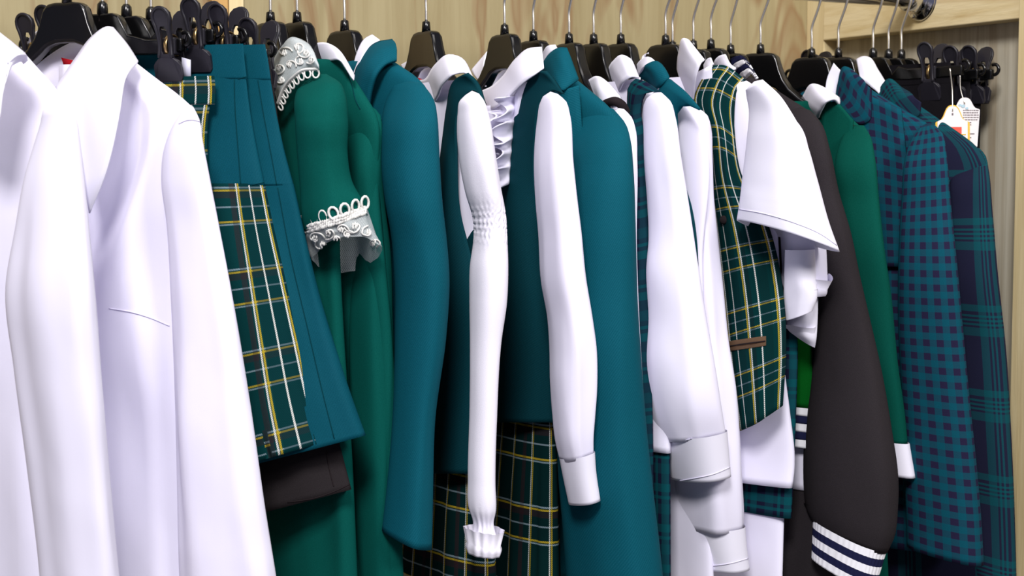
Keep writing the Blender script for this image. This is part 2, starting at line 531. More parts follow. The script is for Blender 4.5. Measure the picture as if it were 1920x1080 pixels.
YW = 0.262
floor_ = tag(box('floor', (-3.0, -3.6, -0.05), (0.8, YW + .02, 0.0), 'grey_floor', kind='structure'), 'plain grey shop floor under the clothes rail')
wb = tag(box('wall_back', (-3.0, YW, 0.0), (0.06, YW + 0.018, 2.5), 'plywood', kind='structure'), 'knotty plywood back wall behind the hanging clothes')
xa, xb, xc = PY(392, 10, YW)[0], PY(424, 10, YW)[0], PY(453, 10, YW)[0]
box('wall_batten', (xa, YW - 0.012, 0), (xb - .001, YW, 2.5), 'pine_orange', wb, 0.001, label='narrow orange pine batten on the plywood')
box('wall_batten', (xb + .001, YW - 0.009, 0), (xc, YW, 2.5), 'pine_upright', wb, 0.001, label='narrow pale pine batten on the plywood')
yb0 = PX(1545, 80, 0)[1]; yf = PX(1910, 200, 0)[1]
zb = PX(1545, 76, 0)[2]
wr = tag(box('wall_right', (0.03, -0.75, 0.0), (0.045, YW, 2.5), 'plywood_pale', kind='structure'), 'pale weathered plywood side panel at the rail end')
box('upright_stud', (0.0, yb0, 0), (0.03, YW, 2.5), 'pine_upright', wr, 0.0015, label='pale pine stud in the far corner')
box('upright_stud', (-0.004, yf - 0.09, 0), (0.03, yf, 2.5), 'pine_upright', wr, 0.0015, label='pale pine stud at the open end of the booth')
box('cross_board', (-0.002, yf, zb), (0.03, yb0, zb + .16), 'pine', wr, 0.0015, label='pine board that carries the rail flange')

RZ = 1.744
rail = thing('clothes_rail', 'round chrome clothes rail bolted to the pine cross board', 'rail', (0, 0, RZ))
tube_path('rail_tube', rail, 'chrome', [(-2.2, 0, RZ), (-1.4, 0, RZ), (-0.7, 0, RZ), (-0.003, 0, RZ)], 0.0125, 28)
def lathe_x(name, parent, mat, prof, cz, n=36):
    V = []
    for (x, r) in prof:
        for j in range(n):
            w = 2*math.pi*j/n
            V.append((x, r*math.cos(w), cz + r*math.sin(w)))
    k = len(prof)
    fc = [(i*n+j, i*n+(j+1) % n, (i+1)*n+(j+1) % n, (i+1)*n+j) for i in range(k-1) for j in range(n)]
    fc += [tuple(range(n)), tuple((k-1)*n+j for j in range(n))]
    return mesh(name, V, fc, mat, parent)
lathe_x('rail_flange', rail, 'chrome', [(-.002, .031), (-.005, .031), (-.008, .029), (-.010, .022), (-.012, .019), (-.020, .0185), (-.030, .0182), (-.032, .017), (-.0325, .0126)], RZ)
for w in (0.9, 3.0, 5.1):
    lathe_x('screw', rail, 'wire', [(-.008, .0035), (-.0098, .0033), (-.0105, .002)], RZ, 12).location = (0, .0255*math.cos(w), .0255*math.sin(w))

# ------------------------------------------------------------------ hangers
def wire_hook(t, X, z0, ps, top=0.014, mat='wire'):
    e = np.array([math.sin(ps), -math.cos(ps)])
    def q(l, z): return (X + e[0]*l, e[1]*l, z)
    bend = z0 + 0.034
    p = [(0, z0), (0, z0 + .012), (0, bend - .004), (.0012, bend), (.004, bend + .007), (.0125, RZ - .012), (.0146, RZ - .004)]
    p += [(.0146*math.cos(a), RZ + .0146*math.sin(a)) for a in np.radians(np.arange(0, 206, 17))]
    pts = resample(np.array([q(l, z) for l, z in p]), 54)
    tube_path('hook', t, mat, pts, 0.0019, 10)

def loft_lr(name, t, X, z0, ps, st, mat, bevel):
    """bar of stations (l, ztop, zbottom, half thickness) along the hanger"""
    e1 = np.array([math.sin(ps), -math.cos(ps)]); e2 = np.array([-math.cos(ps), -math.sin(ps)])
    V = []
    for (l, zt, zb_, h) in st:
        for (z, sg) in ((zt, 1), (zt, -1), (zb_, -1), (zb_, 1)):
            xy = np.array([X, 0]) + e1*l + e2*h*sg
            V.append((xy[0], xy[1], z0 + z))
    k = len(st)
    fc = [(i*4+j, i*4+(j+1) % 4, (i+1)*4+(j+1) % 4, (i+1)*4+j) for i in range(k-1) for j in range(4)]
    fc += [(3, 2, 1, 0), ((k-1)*4, (k-1)*4+1, (k-1)*4+2, (k-1)*4+3)]
    o = mesh(name, V, fc, mat, t, bevel=bevel, seg=3)
    o.data.set_sharp_from_angle(angle=math.radians(40))
    return o

HG = {}
def suit_hanger(key, px, py, yaw, what, length=0.115):
    P = PY(px, py, 0)
    ps = math.radians(yaw)
    X, z0 = P[0], P[2]
    t = thing('coat_hanger', 'glossy black plastic hanger ' + what, 'hanger', (X, 0, z0 - .012), 'black coat hangers on the rail')
    half = [(0, 0, -.043, .0065), (.012, .0002, -.0435, .0068), (.0215, -.001, -.0465, .007), (.0265, -.006, -.049, .0072), (.031, -.020, -.053, .0075), (.037, -.034, -.058, .008),
            (.047, -.048, -.066, .009), (.064, -.061, -.078, .0105), (.085, -.073, -.090, .0105), (length - .012, -.073 - .45*(length - .097), -.091 - .45*(length - .097), .010), (length, -.080 - .45*(length - .097), -.092 - .45*(length - .097), .008)]
    st = [(-l, a, b, h) for (l, a, b, h) in half[::-1]] + half[1:]
    loft_lr('hanger_body', t, X, z0 - .012, ps, st, 'black_plastic', 0.0035)
    tube_path('neck_stub', t, 'black_plastic', [(X, 0, z0 - .014), (X, 0, z0 - .006), (X, 0, z0 - .001), (X, 0, z0)], [.0056, .0052, .0047, .0036], 14)
    wire_hook(t, X, z0, ps)
    HG[key] = (X, z0, ps)

suit_hanger('B', 125, -16, 40, 'inside the open-collared white shirt with a red neck label', .075)
suit_hanger('2', 507, 22, 10, 'behind the lace collar of the green dress')
suit_hanger('3', 557, 22, 12, 'of the green dress with a round white collar')
suit_hanger('4', 646, 38, 12, 'of the teal jacket with narrow white inner collar')
suit_hanger('5', 799, 40, 4, 'of the white blouse with gathered sleeve')
suit_hanger('6', 946, 46, 4, 'of the ruffled white blouse and teal pinafore')
suit_hanger('7', 1000, 58, 6, 'of the long teal jacket next to the ruffled blouse')
suit_hanger('8', 1067, 63, 2, 'of the white blouse with dark neck trim')
suit_hanger('9', 1113, 64, 4, 'of the shirt under the narrow navy tartan vest')
suit_hanger('10', 1164, 64, 6, 'of the shirt under the teal waistcoat with stand collar')
suit_hanger('11', 1248, 66, 16, 'of the short-sleeved shirt under the plaid waistcoat')
suit_hanger('11b', 1261, 78, 12, 'half hidden right behind the hanger of the plaid waistcoat')
suit_hanger('12', 1300, 76, 12, 'just right of the tall white shirt collar')
suit_hanger('13', 1333, 74, 12, 'left of the striped rib collar')
suit_hanger('14', 1370, 84, 12, 'inside the navy and white striped rib collar')
suit_hanger('15', 1426, 83, 24, 'with its bare arm showing above the green jacket', .155)
suit_hanger('16', 1522, 91, 24, 'of the teal gingham blazer')
suit_hanger('17', 1572, 91, 20, 'of the dark tartan blazer at the right')

def clip(t, c, ps, s=1.0, open_=0.010, sticker=False):
    """sprung trouser clip about the bar point c: two levers with pads, a block and a spring"""
    e1 = np.array([math.sin(ps), -math.cos(ps), 0]); e2 = np.array([-math.cos(ps), -math.sin(ps), 0]); ez = np.array([0, 0, 1.0])
    c = np.array(c, float)
    blk = []
    for (l, h, z) in [(a, b, d) for a in (-.008, .008) for b in (-.0075, .0075) for d in (-.009, .009)]:
        blk.append(c + e1*l + e2*h + ez*z)
    mesh('clip_block', blk, [(0,1,3,2),(4,6,7,5),(0,4,5,1),(2,3,7,6),(0,2,6,4),(1,5,7,3)], 'clip_plastic', t, flat=True, bevel=.0015)
    for sg in (1, -1):
        # lever: outer outline and window outline in (l, z), bowed in e2
        out = [(-.0095,.020),(-.0115,.027),(-.0105,.034),(-.006,.0385),(0,.040),(.006,.0385),(.0105,.034),(.0115,.027),(.0095,.020),(.0085,.008),(.008,-.006),(.009,-.013),(.0145,-.0165),(.017,-.020),(.017,-.034),(.015,-.0375),(-.015,-.0375),(-.017,-.034),(-.017,-.020),(-.0145,-.0165),(-.009,-.013),(-.008,-.006),(-.0085,.008)]
        win = [(-.0045,.006),(-.0045,.016),(-.003,.020),(.003,.020),(.0045,.016),(.0045,.006),(.0045,-.006),(.003,-.009),(-.003,-.009),(-.0045,-.006)]
        bm = bmesh.new()
        def off(z):
            return sg*(.0045 + (open_*max(z, 0)/.04)**1.0*1.0 + (.006 if -.012 < z < .012 else (.006*smooth(-.03, -.012, z) if z <= -.012 else .006)))
        def P(l, z, d): return bm.verts.new(tuple(c + s*(e1*l + ez*z + e2*(off(z) + d*sg))))
        for d in (0,):
            ov = [P(l, z, 0) for l, z in out]; wv = [P(l, z, 0) for l, z in win]
            ed = [bm.edges.new((ov[i], ov[(i+1) % len(ov)])) for i in range(len(ov))] + [bm.edges.new((wv[i], wv[(i+1) % len(wv)])) for i in range(len(wv))]
            bmesh.ops.triangle_fill(bm, edges=ed, use_beauty=True)
        V = [tuple(v.co) for v in bm.verts]; bm.verts.index_update()
        fc = [tuple(v.index for v in f.verts) for f in bm.faces]
        bm.free()
        o = mesh('clip_lever', V, fc, 'clip_plastic', t, solid=.0042, flat=True)
        md = o.modifiers.new('edges', 'BEVEL'); md.width = .0013; md.segments = 2; md.limit_method = 'ANGLE'; md.angle_limit = math.radians(50)
        rim = [(-.0095,.020),(-.0115,.027),(-.0105,.034),(-.006,.0385),(0,.040),(.006,.0385),(.0105,.034),(.0115,.027),(.0095,.020),(.008,.0),(.009,-.013)]
        rim = [(-.009,-.013),(-.008,0)] + rim
        pts = resample(np.array([c + s*(e1*l*.93 + ez*z*.985 + e2*(off(z)+.0022*sg)) for l, z in rim]), 40)
        tube_path('lever_rim', o, 'clip_plastic', pts, .0018*s, 6)
    w = [c + s*(e1*.0 + ez*(.012*math.cos(a)) + e2*(.0125*math.sin(a))) for a in np.linspace(-2.5, 2.5, 24)]
    tube_path('clip_spring', t, 'brass_spring', w, .0026*s, 6, flat=.5)
    if sticker:
        v = [c + e1*l + ez*z + e2*.001 for l, z in ((.013, -.012), (.024, -.015), (.024, -.034), (.013, -.034))]
        mesh('size_sticker', v, [(0, 1, 2, 3)], 'size_sticker', t, solid=.001)

def skirt_hanger(key, px, py, yaw, what, lclip, lbar, zbar=-.040, stub=True, clips=(1, -1), sticker=False, slope=0.0):
    P = PY(px, py, 0)
    ps = math.radians(yaw)
    X, z0 = P[0], P[2]
    t = thing('clip_hanger', 'black plastic clip hanger ' + what, 'hanger', (X, 0, z0 - .012), 'black clip hangers on the rail')
    zt = zbar
    half = [(0, 0, zt - .012, .006), (.016, .0005, zt - .013, .006), (.024, -.003, zt - .014, .006), (.030, -.012, zt - .0145, .006), (.036, -.024, zt - .015, .006), (.046, zt + .004, zt - .0155, .006),
            (.06, zt, zt - .016, .006), (lbar*.7, zt, zt - .0155, .005), (lbar, zt + .001, zt - .013, .004)]
    st = [(-l, a, b, h) for (l, a, b, h) in half[::-1]] + half[1:]
    loft_lr('hanger_bar', t, X, z0 - .012, ps, st, 'black_plastic', 0.0018)
    e1 = np.array([math.sin(ps), -math.cos(ps)])
    for sg in (1, -1):                       # small end hook of the bar
        c = np.array([X, 0]) + e1*sg*(lbar + .002)
        arc = [(c[0] + e1[0]*sg*.007*math.sin(a), c[1] + e1[1]*sg*.007*math.sin(a), z0 - .012 + zt - .004 + .007*(1 - math.cos(a)) - .003) for a in np.linspace(0, 3.6, 14)]
        tube_path('bar_end_hook', t, 'black_plastic', arc, .0024, 8)
    tube_path('neck_stub', t, 'black_plastic', [(X, 0, z0 - .020), (X, 0, z0 - .006), (X, 0, z0 - .001), (X, 0, z0 + .002)], [.0062, .006, .0055, .003], 14)
    wire_hook(t, X, z0, ps)
    for sg in clips:
        c = np.array([X, 0]) + e1*sg*lclip
        clip(t, (c[0], c[1], z0 - .012 + zt - .0075), ps, sticker=sticker)
    HG[key] = (X, z0, ps)

skirt_hanger('s1', 192, 6, 38, 'gripping the short plaid skirt beside the white shirts', .091, .105, -.030, sticker=True)
skirt_hanger('s2', 237, 11, 38, 'gripping the teal-yoked plaid pleated skirt', .098, .115, -.018)
skirt_hanger('s3', 283, 16, 36, 'gripping the plain teal flared skirt', .104, .118, -.022)
skirt_hanger('s4', 347, 22, 32, 'gripping the brown-black skirt by the lace-collared dress', .105, .118, -.034)
skirt_hanger('t1', 1637, 92, 14, 'with the front pair of black trousers beside the right blazer', .098, .145, -.018)
skirt_hanger('t2', 1666, 94, 14, 'with the middle pair of black trousers', .113, .145, -.022)
skirt_hanger('t3', 1690, 95, 12, 'with the rear pair of black trousers nearest the side wall', .125, .15, -.022)

# ------------------------------------------------------------------ clothes
def plane_hit(key, px, py, n=0.0):
    """where the sight line meets the vertical plane of that hanger: point and distance along the hanger"""
    X, z0, ps = HG[key]
    r = ray(px, py)
    nrm = np.array([math.cos(ps), math.sin(ps)])
    t = ((np.array([X, 0]) - CAM[:2]) @ nrm - n) / (r[:2] @ nrm)
    P = CAM + r*t
    return P, (P[:2] - np.array([X, 0])) @ np.array([math.sin(ps), -math.cos(ps)])

def body(name, parent, mat, key, rows, amax=0.205, fn=None, thin=0.5, yoke=True, yk=(-10, 100), **kw):
    """level rings on the hanger's axis whose near edge shows at (x, y); b = half depth"""
    R = []
    X, z0, ps = HG[key]
    for (x, y, b) in rows:
        b = b*thin
        P, l = plane_hit(key, x, y)
        if l > amax:                                   # wider than the garment can be: let it swing out along the rail
            l = amax
            P = (0, -amax*math.cos(ps))
        lf = -l*smooth(yk[0], yk[1], y - rows[0][1]) - .01 if yoke else -l
        R.append((x, y, P[1], max((l - lf)/2, .02), b))
    return slab(name, parent, mat, R, math.degrees(ps), fn=fn, **kw)

def G(name, label, cat, key, y=1000, group=None):
    X = HG[key][0]
    return thing(name, label, cat, (X, 0, PY(960, y, 0)[2]), group)

WH = 'white shirts and blouses'
JK = 'school jackets'
SK = 'school skirts'
DR = 'school dresses'
VS = 'school waistcoats'

# ---- white shirt at the left edge
X_, z_, p_ = HG['B']
HG['A'] = (X_ - 0.10, z_, math.radians(40))
t = G('dress_shirt', 'white long-sleeved shirt cut off by the left edge of the picture', 'shirt', 'A', 1080, WH)
body('shirt_body', t, 'white_shirting', 'A', [(40, 92, .03), (72, 128, .035), (110, 172, .04), (134, 212, .045), (138, 300, .05), (130, 600, .055), (135, 1100, .06)], .2, folds(.35, 3, (3, 5, 8, 11)))
tube('sleeve', t, 'white_shirting', [(80, 206, 132, 196), (74, 236, 146, 232), (66, 262, 150, 262), (46, 330, 158, 330), (28, 430, 168, 430), (10, 545, 179, 545), (26, 700, 191, 700), (52, 900, 208, 900), (74, 1090, 226, 1090), (80, 1180, 236, 1180)],
     -.205, .5, 38, fn=folds(.16, 5, (2, 3, 5, 7)))
strip('collar', t, 'white_crisp', [[(-90, -10, -.02), (-40, 18, -.06), (0, 62, -.10), (25, 82, -.115), (47, 101, -.12)],
                                   [(-110, 60, -.06), (-50, 90, -.11), (-5, 130, -.145), (14, 112, -.145), (42, 100, -.13)],
                                   [(-120, 160, -.08), (-60, 210, -.13), (-8, 236, -.15), (6, 172, -.155), (18, 118, -.15)]], .002)
strip('collar_roll', t, 'white_shirting', [[(14, 118, -.150), (30, 104, -.150), (46, 101, -.143), (52, 112, -.125)], [(16, 122, -.146), (30, 109, -.144), (42, 107, -.138), (48, 116, -.122)], [(16, 126, -.13), (30, 118, -.13), (40, 115, -.12), (45, 120, -.11)]], .0015)

# ---- open-collared white shirt
t = G('dress_shirt', 'open-collared white shirt with a red label inside the neck', 'shirt', 'B', 1080, WH)
b = body('shirt_body', t, 'white_shirting', 'B', [(256, 118, .02), (295, 148, .03), (335, 178, .036), (364, 206, .042), (372, 260, .048), (372, 500, .055), (388, 800, .06), (420, 1150, .065)], .2, folds(.8, 11, (3, 5, 8, 11, 13)), cap=False, yk=(120, 330))
sl = tube('sleeve', t, 'white_shirting', [(338, 212, 362, 200), (322, 238, 374, 224), (308, 276, 380, 262), (302, 335, 392, 325), (312, 420, 409, 412), (320, 560, 436, 552), (328, 760, 470, 752), (332, 930, 496, 930), (336, 1090, 522, 1090), (340, 1160, 532, 1160)],
     -.165, .45, 38, fn=folds(.15, 21, (2, 3, 4, 6)))
strip('lapel', t, 'white_crisp', [[(104, 165, -.055), (140, 112, -.06), (174, 68, -.055), (200, 51, -.05), (212, 52, -.045)],
                                  [(140, 240, -.085), (170, 150, -.10), (200, 100, -.10), (225, 84, -.09), (240, 86, -.075)],
                                  [(168, 400, -.10), (200, 320, -.125), (224, 215, -.135), (234, 152, -.13), (259, 116, -.10)]], .002, 34, 14)
strip('far_collar', t, 'white_crisp', [[(82, 50, .06), (72, 80, .055), (68, 105, .05), (67, 130, .045)], [(66, 62, .075), (62, 88, .07), (60, 108, .065), (60, 128, .06)], [(38, 88, .10), (44, 98, .09), (50, 110, .08), (56, 124, .07)]], .002)
strip('back_neck', t, 'white_shirting', [[(56, 134, 'B', -.014), (90, 106, 'B', -.02), (125, 84, 'B', -.022), (165, 70, 'B', -.02), (205, 60, 'B', -.014)], [(60, 180, 'B', -.014), (100, 150, 'B', -.018), (135, 130, 'B', -.02), (175, 115, 'B', -.018), (215, 105, 'B', -.014)], [(62, 330, 'B', -.014), (105, 320, 'B', -.018), (145, 310, 'B', -.018), (185, 300, 'B', -.018), (225, 300, 'B', -.014)]], .002)
lab = [PT((x, y, 'B', -.012)) for x, y in ((115, 108), (140, 114), (146, 130), (122, 129))]
mesh('neck_label', lab, [(0, 1, 2, 3)], 'red_label', t, solid=.0008, label='small red woven label')
seam(b, [(205, 578), (250, 586), (285, 597), (318, 611)], 'seam_thread', .0007, 'pocket_seam')
seam(sl, [(336, 232), (350, 226), (362, 225), (374, 228)], 'seam_thread', .0006, 'armhole_seam')

# ---- skirts on clip hangers
def pleats(k, amp, seed, t0=.2, t1=.6):
    r = random.Random(seed); p0 = r.uniform(0, 6)
    def f(phi, t):
        x = (k*phi/(2*math.pi) + p0 + .12*math.sin(3*phi)) % 1.0
        saw = x if x < .78 else (1-x)/.22*.78
        return amp*(saw - .4)*smooth(t0, t1, t)
    return f
t = G('plaid_skirt', 'short green plaid skirt half hidden behind the open-collared white shirt', 'skirt', 's1', 500, SK)
body('waistband', t, 'plaid_green', 's1', [(402, 142, .010), (404, 168, .011), (403, 196, .012)], .2, cap=False, nr=12, yoke=False)
body('skirt', t, 'plaid_green', 's1', [(394, 194, .012), (390, 230, .016), (389, 262, .02), (392, 320, .03), (405, 420, .045)], .2, pleats(14, .25, 2), cap=False, yoke=False)

t = G('pleated_skirt', 'teal-waisted skirt with green plaid pleats and yellow lines', 'skirt', 's2', 850, SK)
wb2 = body('waistband', t, 'teal_suit', 's2', [(456, 82, .008), (459, 115, .010), (463, 148, .012)], .24, cap=False, nr=14, rimd=.01, yoke=False)
yk = body('yoke', t, 'teal_suit', 's2', [(461, 144, .012), (468, 200, .018), (480, 268, .026), (497, 347, .036)], .24, folds(.12, 4, (3, 5)), cap=False, rimd=.01, yoke=False)
pl = body('pleated_part', t, 'plaid_green', 's2', [(496, 344, .037), (512, 420, .045), (536, 520, .055), (562, 630, .064), (588, 740, .073), (613, 828, .08)], .26, pleats(13, .3, 8), cap=False, n=150, droop=.16, yoke=False)
seam(yk, [(440, 149), (441, 200), (446, 270), (452, 350)], 'teal_seam', .00045, 'seam_line')
seam(wb2, [(404, 156), (430, 152), (462, 144)], 'teal_seam', .00045, 'seam_line')
seam(yk, [(414, 352), (455, 350), (496, 342)], 'teal_seam', .00045, 'seam_line')

t = G('flared_skirt', 'plain teal flared skirt between the plaid pleats and the green dress', 'skirt', 's3', 830, SK)
wb3 = body('waistband', t, 'teal_suit', 's3', [(497, 83, .010), (503, 115, .012), (508, 150, .013)], .24, cap=False, nr=14, rimd=.01, yoke=False)
yk = body('yoke', t, 'teal_suit', 's3', [(507, 147, .013), (518, 210, .02), (533, 280, .028), (551, 347, .036)], .24, folds(.12, 14, (3, 5)), cap=False, rimd=.01, yoke=False)
sk = body('skirt', t, 'teal_suit', 's3', [(551, 345, .037), (570, 430, .046), (596, 540, .058), (632, 660, .07), (660, 745, .078), (686, 817, .085)], .27, folds(.4, 15, (5, 8, 11)), cap=False, n=110, droop=.16, yoke=False)
seam(yk, [(484, 150), (492, 200), (505, 270), (520, 352)], 'teal_seam', .00045, 'seam_line')
seam(sk, [(521, 352), (545, 480), (578, 620), (606, 740), (630, 835)], 'teal_seam', .00045, 'seam_line')

t = G('straight_skirt', 'brown-black skirt whose hem hangs below the plaid and teal skirts', 'skirt', 's4', 940, SK)
wb4 = body('waistband', t, 'brown_black', 's4', [(506, 112, .008), (512, 160, .010)], .22, cap=False, nr=10, yoke=False)
sk = body('skirt', t, 'brown_black', 's4', [(512, 158, .010), (524, 240, .016), (548, 400, .03), (592, 640, .045), (628, 800, .055), (640, 845, .058), (659, 918, .06)], .26, folds(.3, 16, (4, 6)), cap=False, droop=.14, yoke=False)
seam(sk, [(612, 846), (618, 880), (626, 912)], 'black_trim', .0006, 'seam_line')
seam(sk, [(540, 942), (590, 934), (630, 920), (655, 908)], 'black_trim', .0006, 'hem_seam')

# ---- green dress with lace
t = G('lace_dress', 'green dress with a see-through lace collar and lace sleeve cuff', 'dress', '2', 1080, DR)
bd = body('dress_body', t, 'green_dress', '2', [(572, 118, .025), (596, 142, .03), (620, 160, .034), (634, 180, .036), (636, 300, .04), (638, 480, .045), (646, 640, .05), (660, 850, .06), (672, 1120, .07)], .17, folds(.28, 31, (4, 6, 9)))
sl = tube('sleeve', t, 'green_dress', [(572, 152, 612, 140), (556, 168, 640, 160), (552, 186, 648, 180), (553, 225, 653, 225), (557, 290, 652, 288), (562, 350, 660, 338), (566, 415, 684, 384), (570, 434, 690, 402)], [-0.125, -0.141, -0.153, -0.165, -0.165, -0.165, -0.165, -0.165], [0.45, 0.525, 0.637, 0.75, 0.75, 0.75, 0.75, 0.75], 10, fn=folds(.08, 33, (2, 3, 5), base=.5))
cu = tube('lace_cuff', t, 'tulle', [(565, 420, 687, 386), (567, 432, 692, 400), (572, 456, 704, 438), (584, 482, 717, 474)], -.165, .75, 10, cap=False, rim=False, lift=[0, .002, .012, .022], nr=20, fn=folds(.05, 34, (6, 9), base=1))
strip('lace_collar', t, 'tulle', [[(510, 118, '2', 0.005), (528, 88, '2', 0.012), (553, 70, '2', 0.012), (578, 82, '2', 0.000), (597, 120, '2', -0.010)], [(512, 160, '2', 0.030), (528, 130, '2', 0.030), (552, 108, '2', 0.030), (576, 108, '2', 0.030), (598, 128, '2', 0.030)], [(522, 196, '2', 0.034), (534, 166, '2', 0.036), (552, 144, '2', 0.036), (572, 131, '2', 0.030), (598, 134, '2', 0.020)]], .0008)
strip('collar_lining', t, 'green_dress', [[(520, 150, '2', 0.000), (535, 110, '2', 0.000), (556, 92, '2', 0.000), (580, 110, '2', 0.000)], [(530, 250, '2', 0.012), (545, 190, '2', 0.012), (565, 150, '2', 0.012), (585, 150, '2', 0.012)]], .002)
def loops(P, r, parent, k, nrm, wire=.0011, tone='lace_thread', name='picot_loop'):
    P = resample(np.array(P), k)
    for i in range(k):
        tg = P[min(i+1, k-1)] - P[max(i-1, 0)]; tg = tg/np.linalg.norm(tg)
        nn = nrm - tg*(nrm @ tg); nn = nn/np.linalg.norm(nn)
        c = P[i] + nn*r*.9
        tube_path(name, parent, tone, [c + r*(math.cos(a)*tg*.75 + math.sin(a)*nn) for a in np.linspace(0, 2*math.pi, 12, endpoint=False)], wire, 5, closed=True)
lc = bpy.data.objects['lace_collar']
edge = [PT((x, y, '2', n_)) for x, y, n_ in [(522, 195, .037), (534, 166, .039), (552, 144, .039), (572, 131, .035), (592, 130, .027)]]
tube_path('crochet_edge', lc, 'lace_thread', resample(np.array(edge), 40), .0032, 7, flat=.5)
loops(edge, .0048, lc, 9, np.array([.3, -.3, -1.0]))
band = surf(cu, [(568, 428), (590, 422), (615, 415), (640, 407), (662, 399), (684, 391)], .001)
for dy in (0, 5, 10):
    bq = surf(cu, [(568, 426 + dy), (590, 420 + dy), (615, 413 + dy), (640, 405 + dy), (662, 397 + dy), (684, 389 + dy)], .001)
    bq = resample(np.array(bq), 120)
    bq[:, 2] += .0011*np.sin(np.arange(120)*1.9 + dy)
    tube_path('crochet_edge', cu, 'lace_thread', bq, .0019, 6)
loops(band, .0068, cu, 9, np.array([0, -.15, 1.0]), .0015)
def motif(o, x, y, s, k):
    """embroidered sprig: curled stem, leaves, a small flower"""
    q = [(x + s*a*math.cos(2.2*a + k), y + s*a*math.sin(2.2*a + k)*.8) for a in np.linspace(.3, 2.6, 22)]
    P = surf(o, q, .0012)
    if len(P) > 5: tube_path('sprig', o, 'lace_thread', P, .0010, 5)
    for j in range(5):
        w = k + j*1.257
        c = surf(o, [(x + s*.55*math.cos(w), y + s*.55*math.sin(w))], .0012)
        if c:
            tube_path('petal', o, 'lace_thread', [c[0] + np.array([0, 0, d*.0022]) for d in (-1, -.4, .4, 1)], [.0006, .0016, .0016, .0006], 6, flat=.6)
for (x, y, s_, k) in ((535, 100, 6, .3), (558, 90, 6, 2.0), (575, 100, 6, 4.0), (545, 122, 5, 1.0), (566, 116, 5, 5.0), (524, 128, 6, 2.5), (584, 112, 4, 3.0), (530, 150, 5, 4.5)): motif(lc, x, y, s_, k)
for (x, y, s_, k) in ((592, 446, 7, .6), (616, 436, 6, 2.4), (640, 430, 6, 1.1), (664, 424, 7, 3.6), (690, 436, 6, 5.2), (606, 458, 6, 4.4), (630, 446, 5, 2.9), (700, 456, 5, 1.5), (652, 440, 5, .2)): motif(cu, x, y, s_, k)

# ---- green dress with white collar
t = G('collar_dress', 'green dress with a plain round white collar and puffed shoulder', 'dress', '3', 1080, DR)
bd = body('dress_body', t, 'green_dress', '3', [(640, 112, .022), (664, 146, .03), (690, 186, .034), (704, 210, .036), (710, 330, .04), (722, 480, .045), (736, 640, .05), (748, 850, .06), (758, 1120, .07)], .17, folds(.25, 41, (4, 6, 9)))
sl = tube('sleeve', t, 'green_dress', [(664, 204, 694, 198), (650, 222, 712, 214), (646, 250, 717, 242), (645, 300, 716, 300), (652, 380, 722, 380), (656, 470, 733, 470), (654, 600, 737, 600), (656, 800, 744, 800), (664, 1000, 752, 1000), (668, 1140, 760, 1140)], [-0.105, -0.115, -0.125, -0.135, -0.135, -0.135, -0.135, -0.135, -0.135, -0.135], [0.42, 0.49, 0.595, 0.7, 0.7, 0.7, 0.7, 0.7, 0.7, 0.7], 12, fn=folds(.09, 43, (2, 3, 5), base=.6))
strip('collar', t, 'white_crisp', [[(582, 98, .01), (590, 83, -.02), (610, 80, -.05), (638, 98, -.09), (662, 138, -.12)], [(588, 122, .0), (600, 100, -.035), (618, 95, -.07), (642, 108, -.11), (664, 144, -.13)], [(604, 146, -.02), (610, 126, -.05), (622, 114, -.085), (642, 118, -.12), (663, 151, -.135)]], .0022)
strip('collar_lining', t, 'white_shirting', [[(640, 108, -.06), (652, 122, -.08), (662, 140, -.10)], [(628, 125, -.05), (640, 130, -.07), (655, 148, -.09)]], .002)
seam(bd, [(648, 128), (660, 160), (668, 190), (676, 205)], 'teal_seam', .00045, 'shoulder_seam')

# ---- teal jacket
t = G('school_jacket', 'teal jacket with a narrow white inner collar and straight sleeve', 'jacket', '4', 1010, JK)
bd = body('jacket_body', t, 'teal_wool', '4', [(735, 112, .026), (752, 124, .03), (776, 140, .033), (799, 164, .036), (812, 200, .04), (815, 300, .042), (812, 600, .045), (806, 800, .05), (800, 1010, .05)], .19, folds(.15, 51, (3, 5, 7)))
sl = tube('sleeve', t, 'teal_wool', [(738, 158, 792, 158), (722, 190, 814, 190), (715, 225, 820, 220), (713, 290, 824, 290), (722, 380, 830, 380), (734, 450, 838, 450), (740, 540, 843, 525), (740, 640, 837, 625), (735, 800, 816, 785), (724, 930, 812, 925), (716, 1003, 810, 1021)], [-0.135, -0.149, -0.163, -0.175, -0.185, -0.185, -0.185, -0.185, -0.185, -0.185, -0.185], [0.341, 0.384, 0.446, 0.527, 0.62, 0.62, 0.62, 0.62, 0.62, 0.62, 0.62], 12, fn=folds(.085, 53, (2, 3, 4), base=.5))
strip('collar', t, 'teal_wool', [[(660, 190, '4', 0.024), (664, 152, '4', 0.021), (680, 108, '4', 0.010), (706, 82, '4', -0.005), (736, 76, '4', -0.020)], [(676, 196, '4', 0.034), (680, 160, '4', 0.033), (696, 120, '4', 0.027), (716, 102, '4', 0.016), (744, 92, '4', 0.000)], [(692, 200, '4', 0.030), (697, 166, '4', 0.033), (706, 140, '4', 0.032), (720, 123, '4', 0.024), (744, 113, '4', 0.008)]], .004)
t = G('dress_shirt', 'white blouse seen only as a collar inside the teal jacket', 'shirt', '4', 400, WH)
strip('collar', t, 'white_crisp', [[(660, 172, '4', 0.020), (662, 140, '4', 0.017), (670, 100, '4', 0.006), (684, 74, '4', -0.008), (698, 66, '4', -0.020)], [(670, 176, '4', 0.022), (672, 140, '4', 0.021), (682, 104, '4', 0.012), (696, 84, '4', -0.000), (712, 76, '4', -0.012)]], .0025)
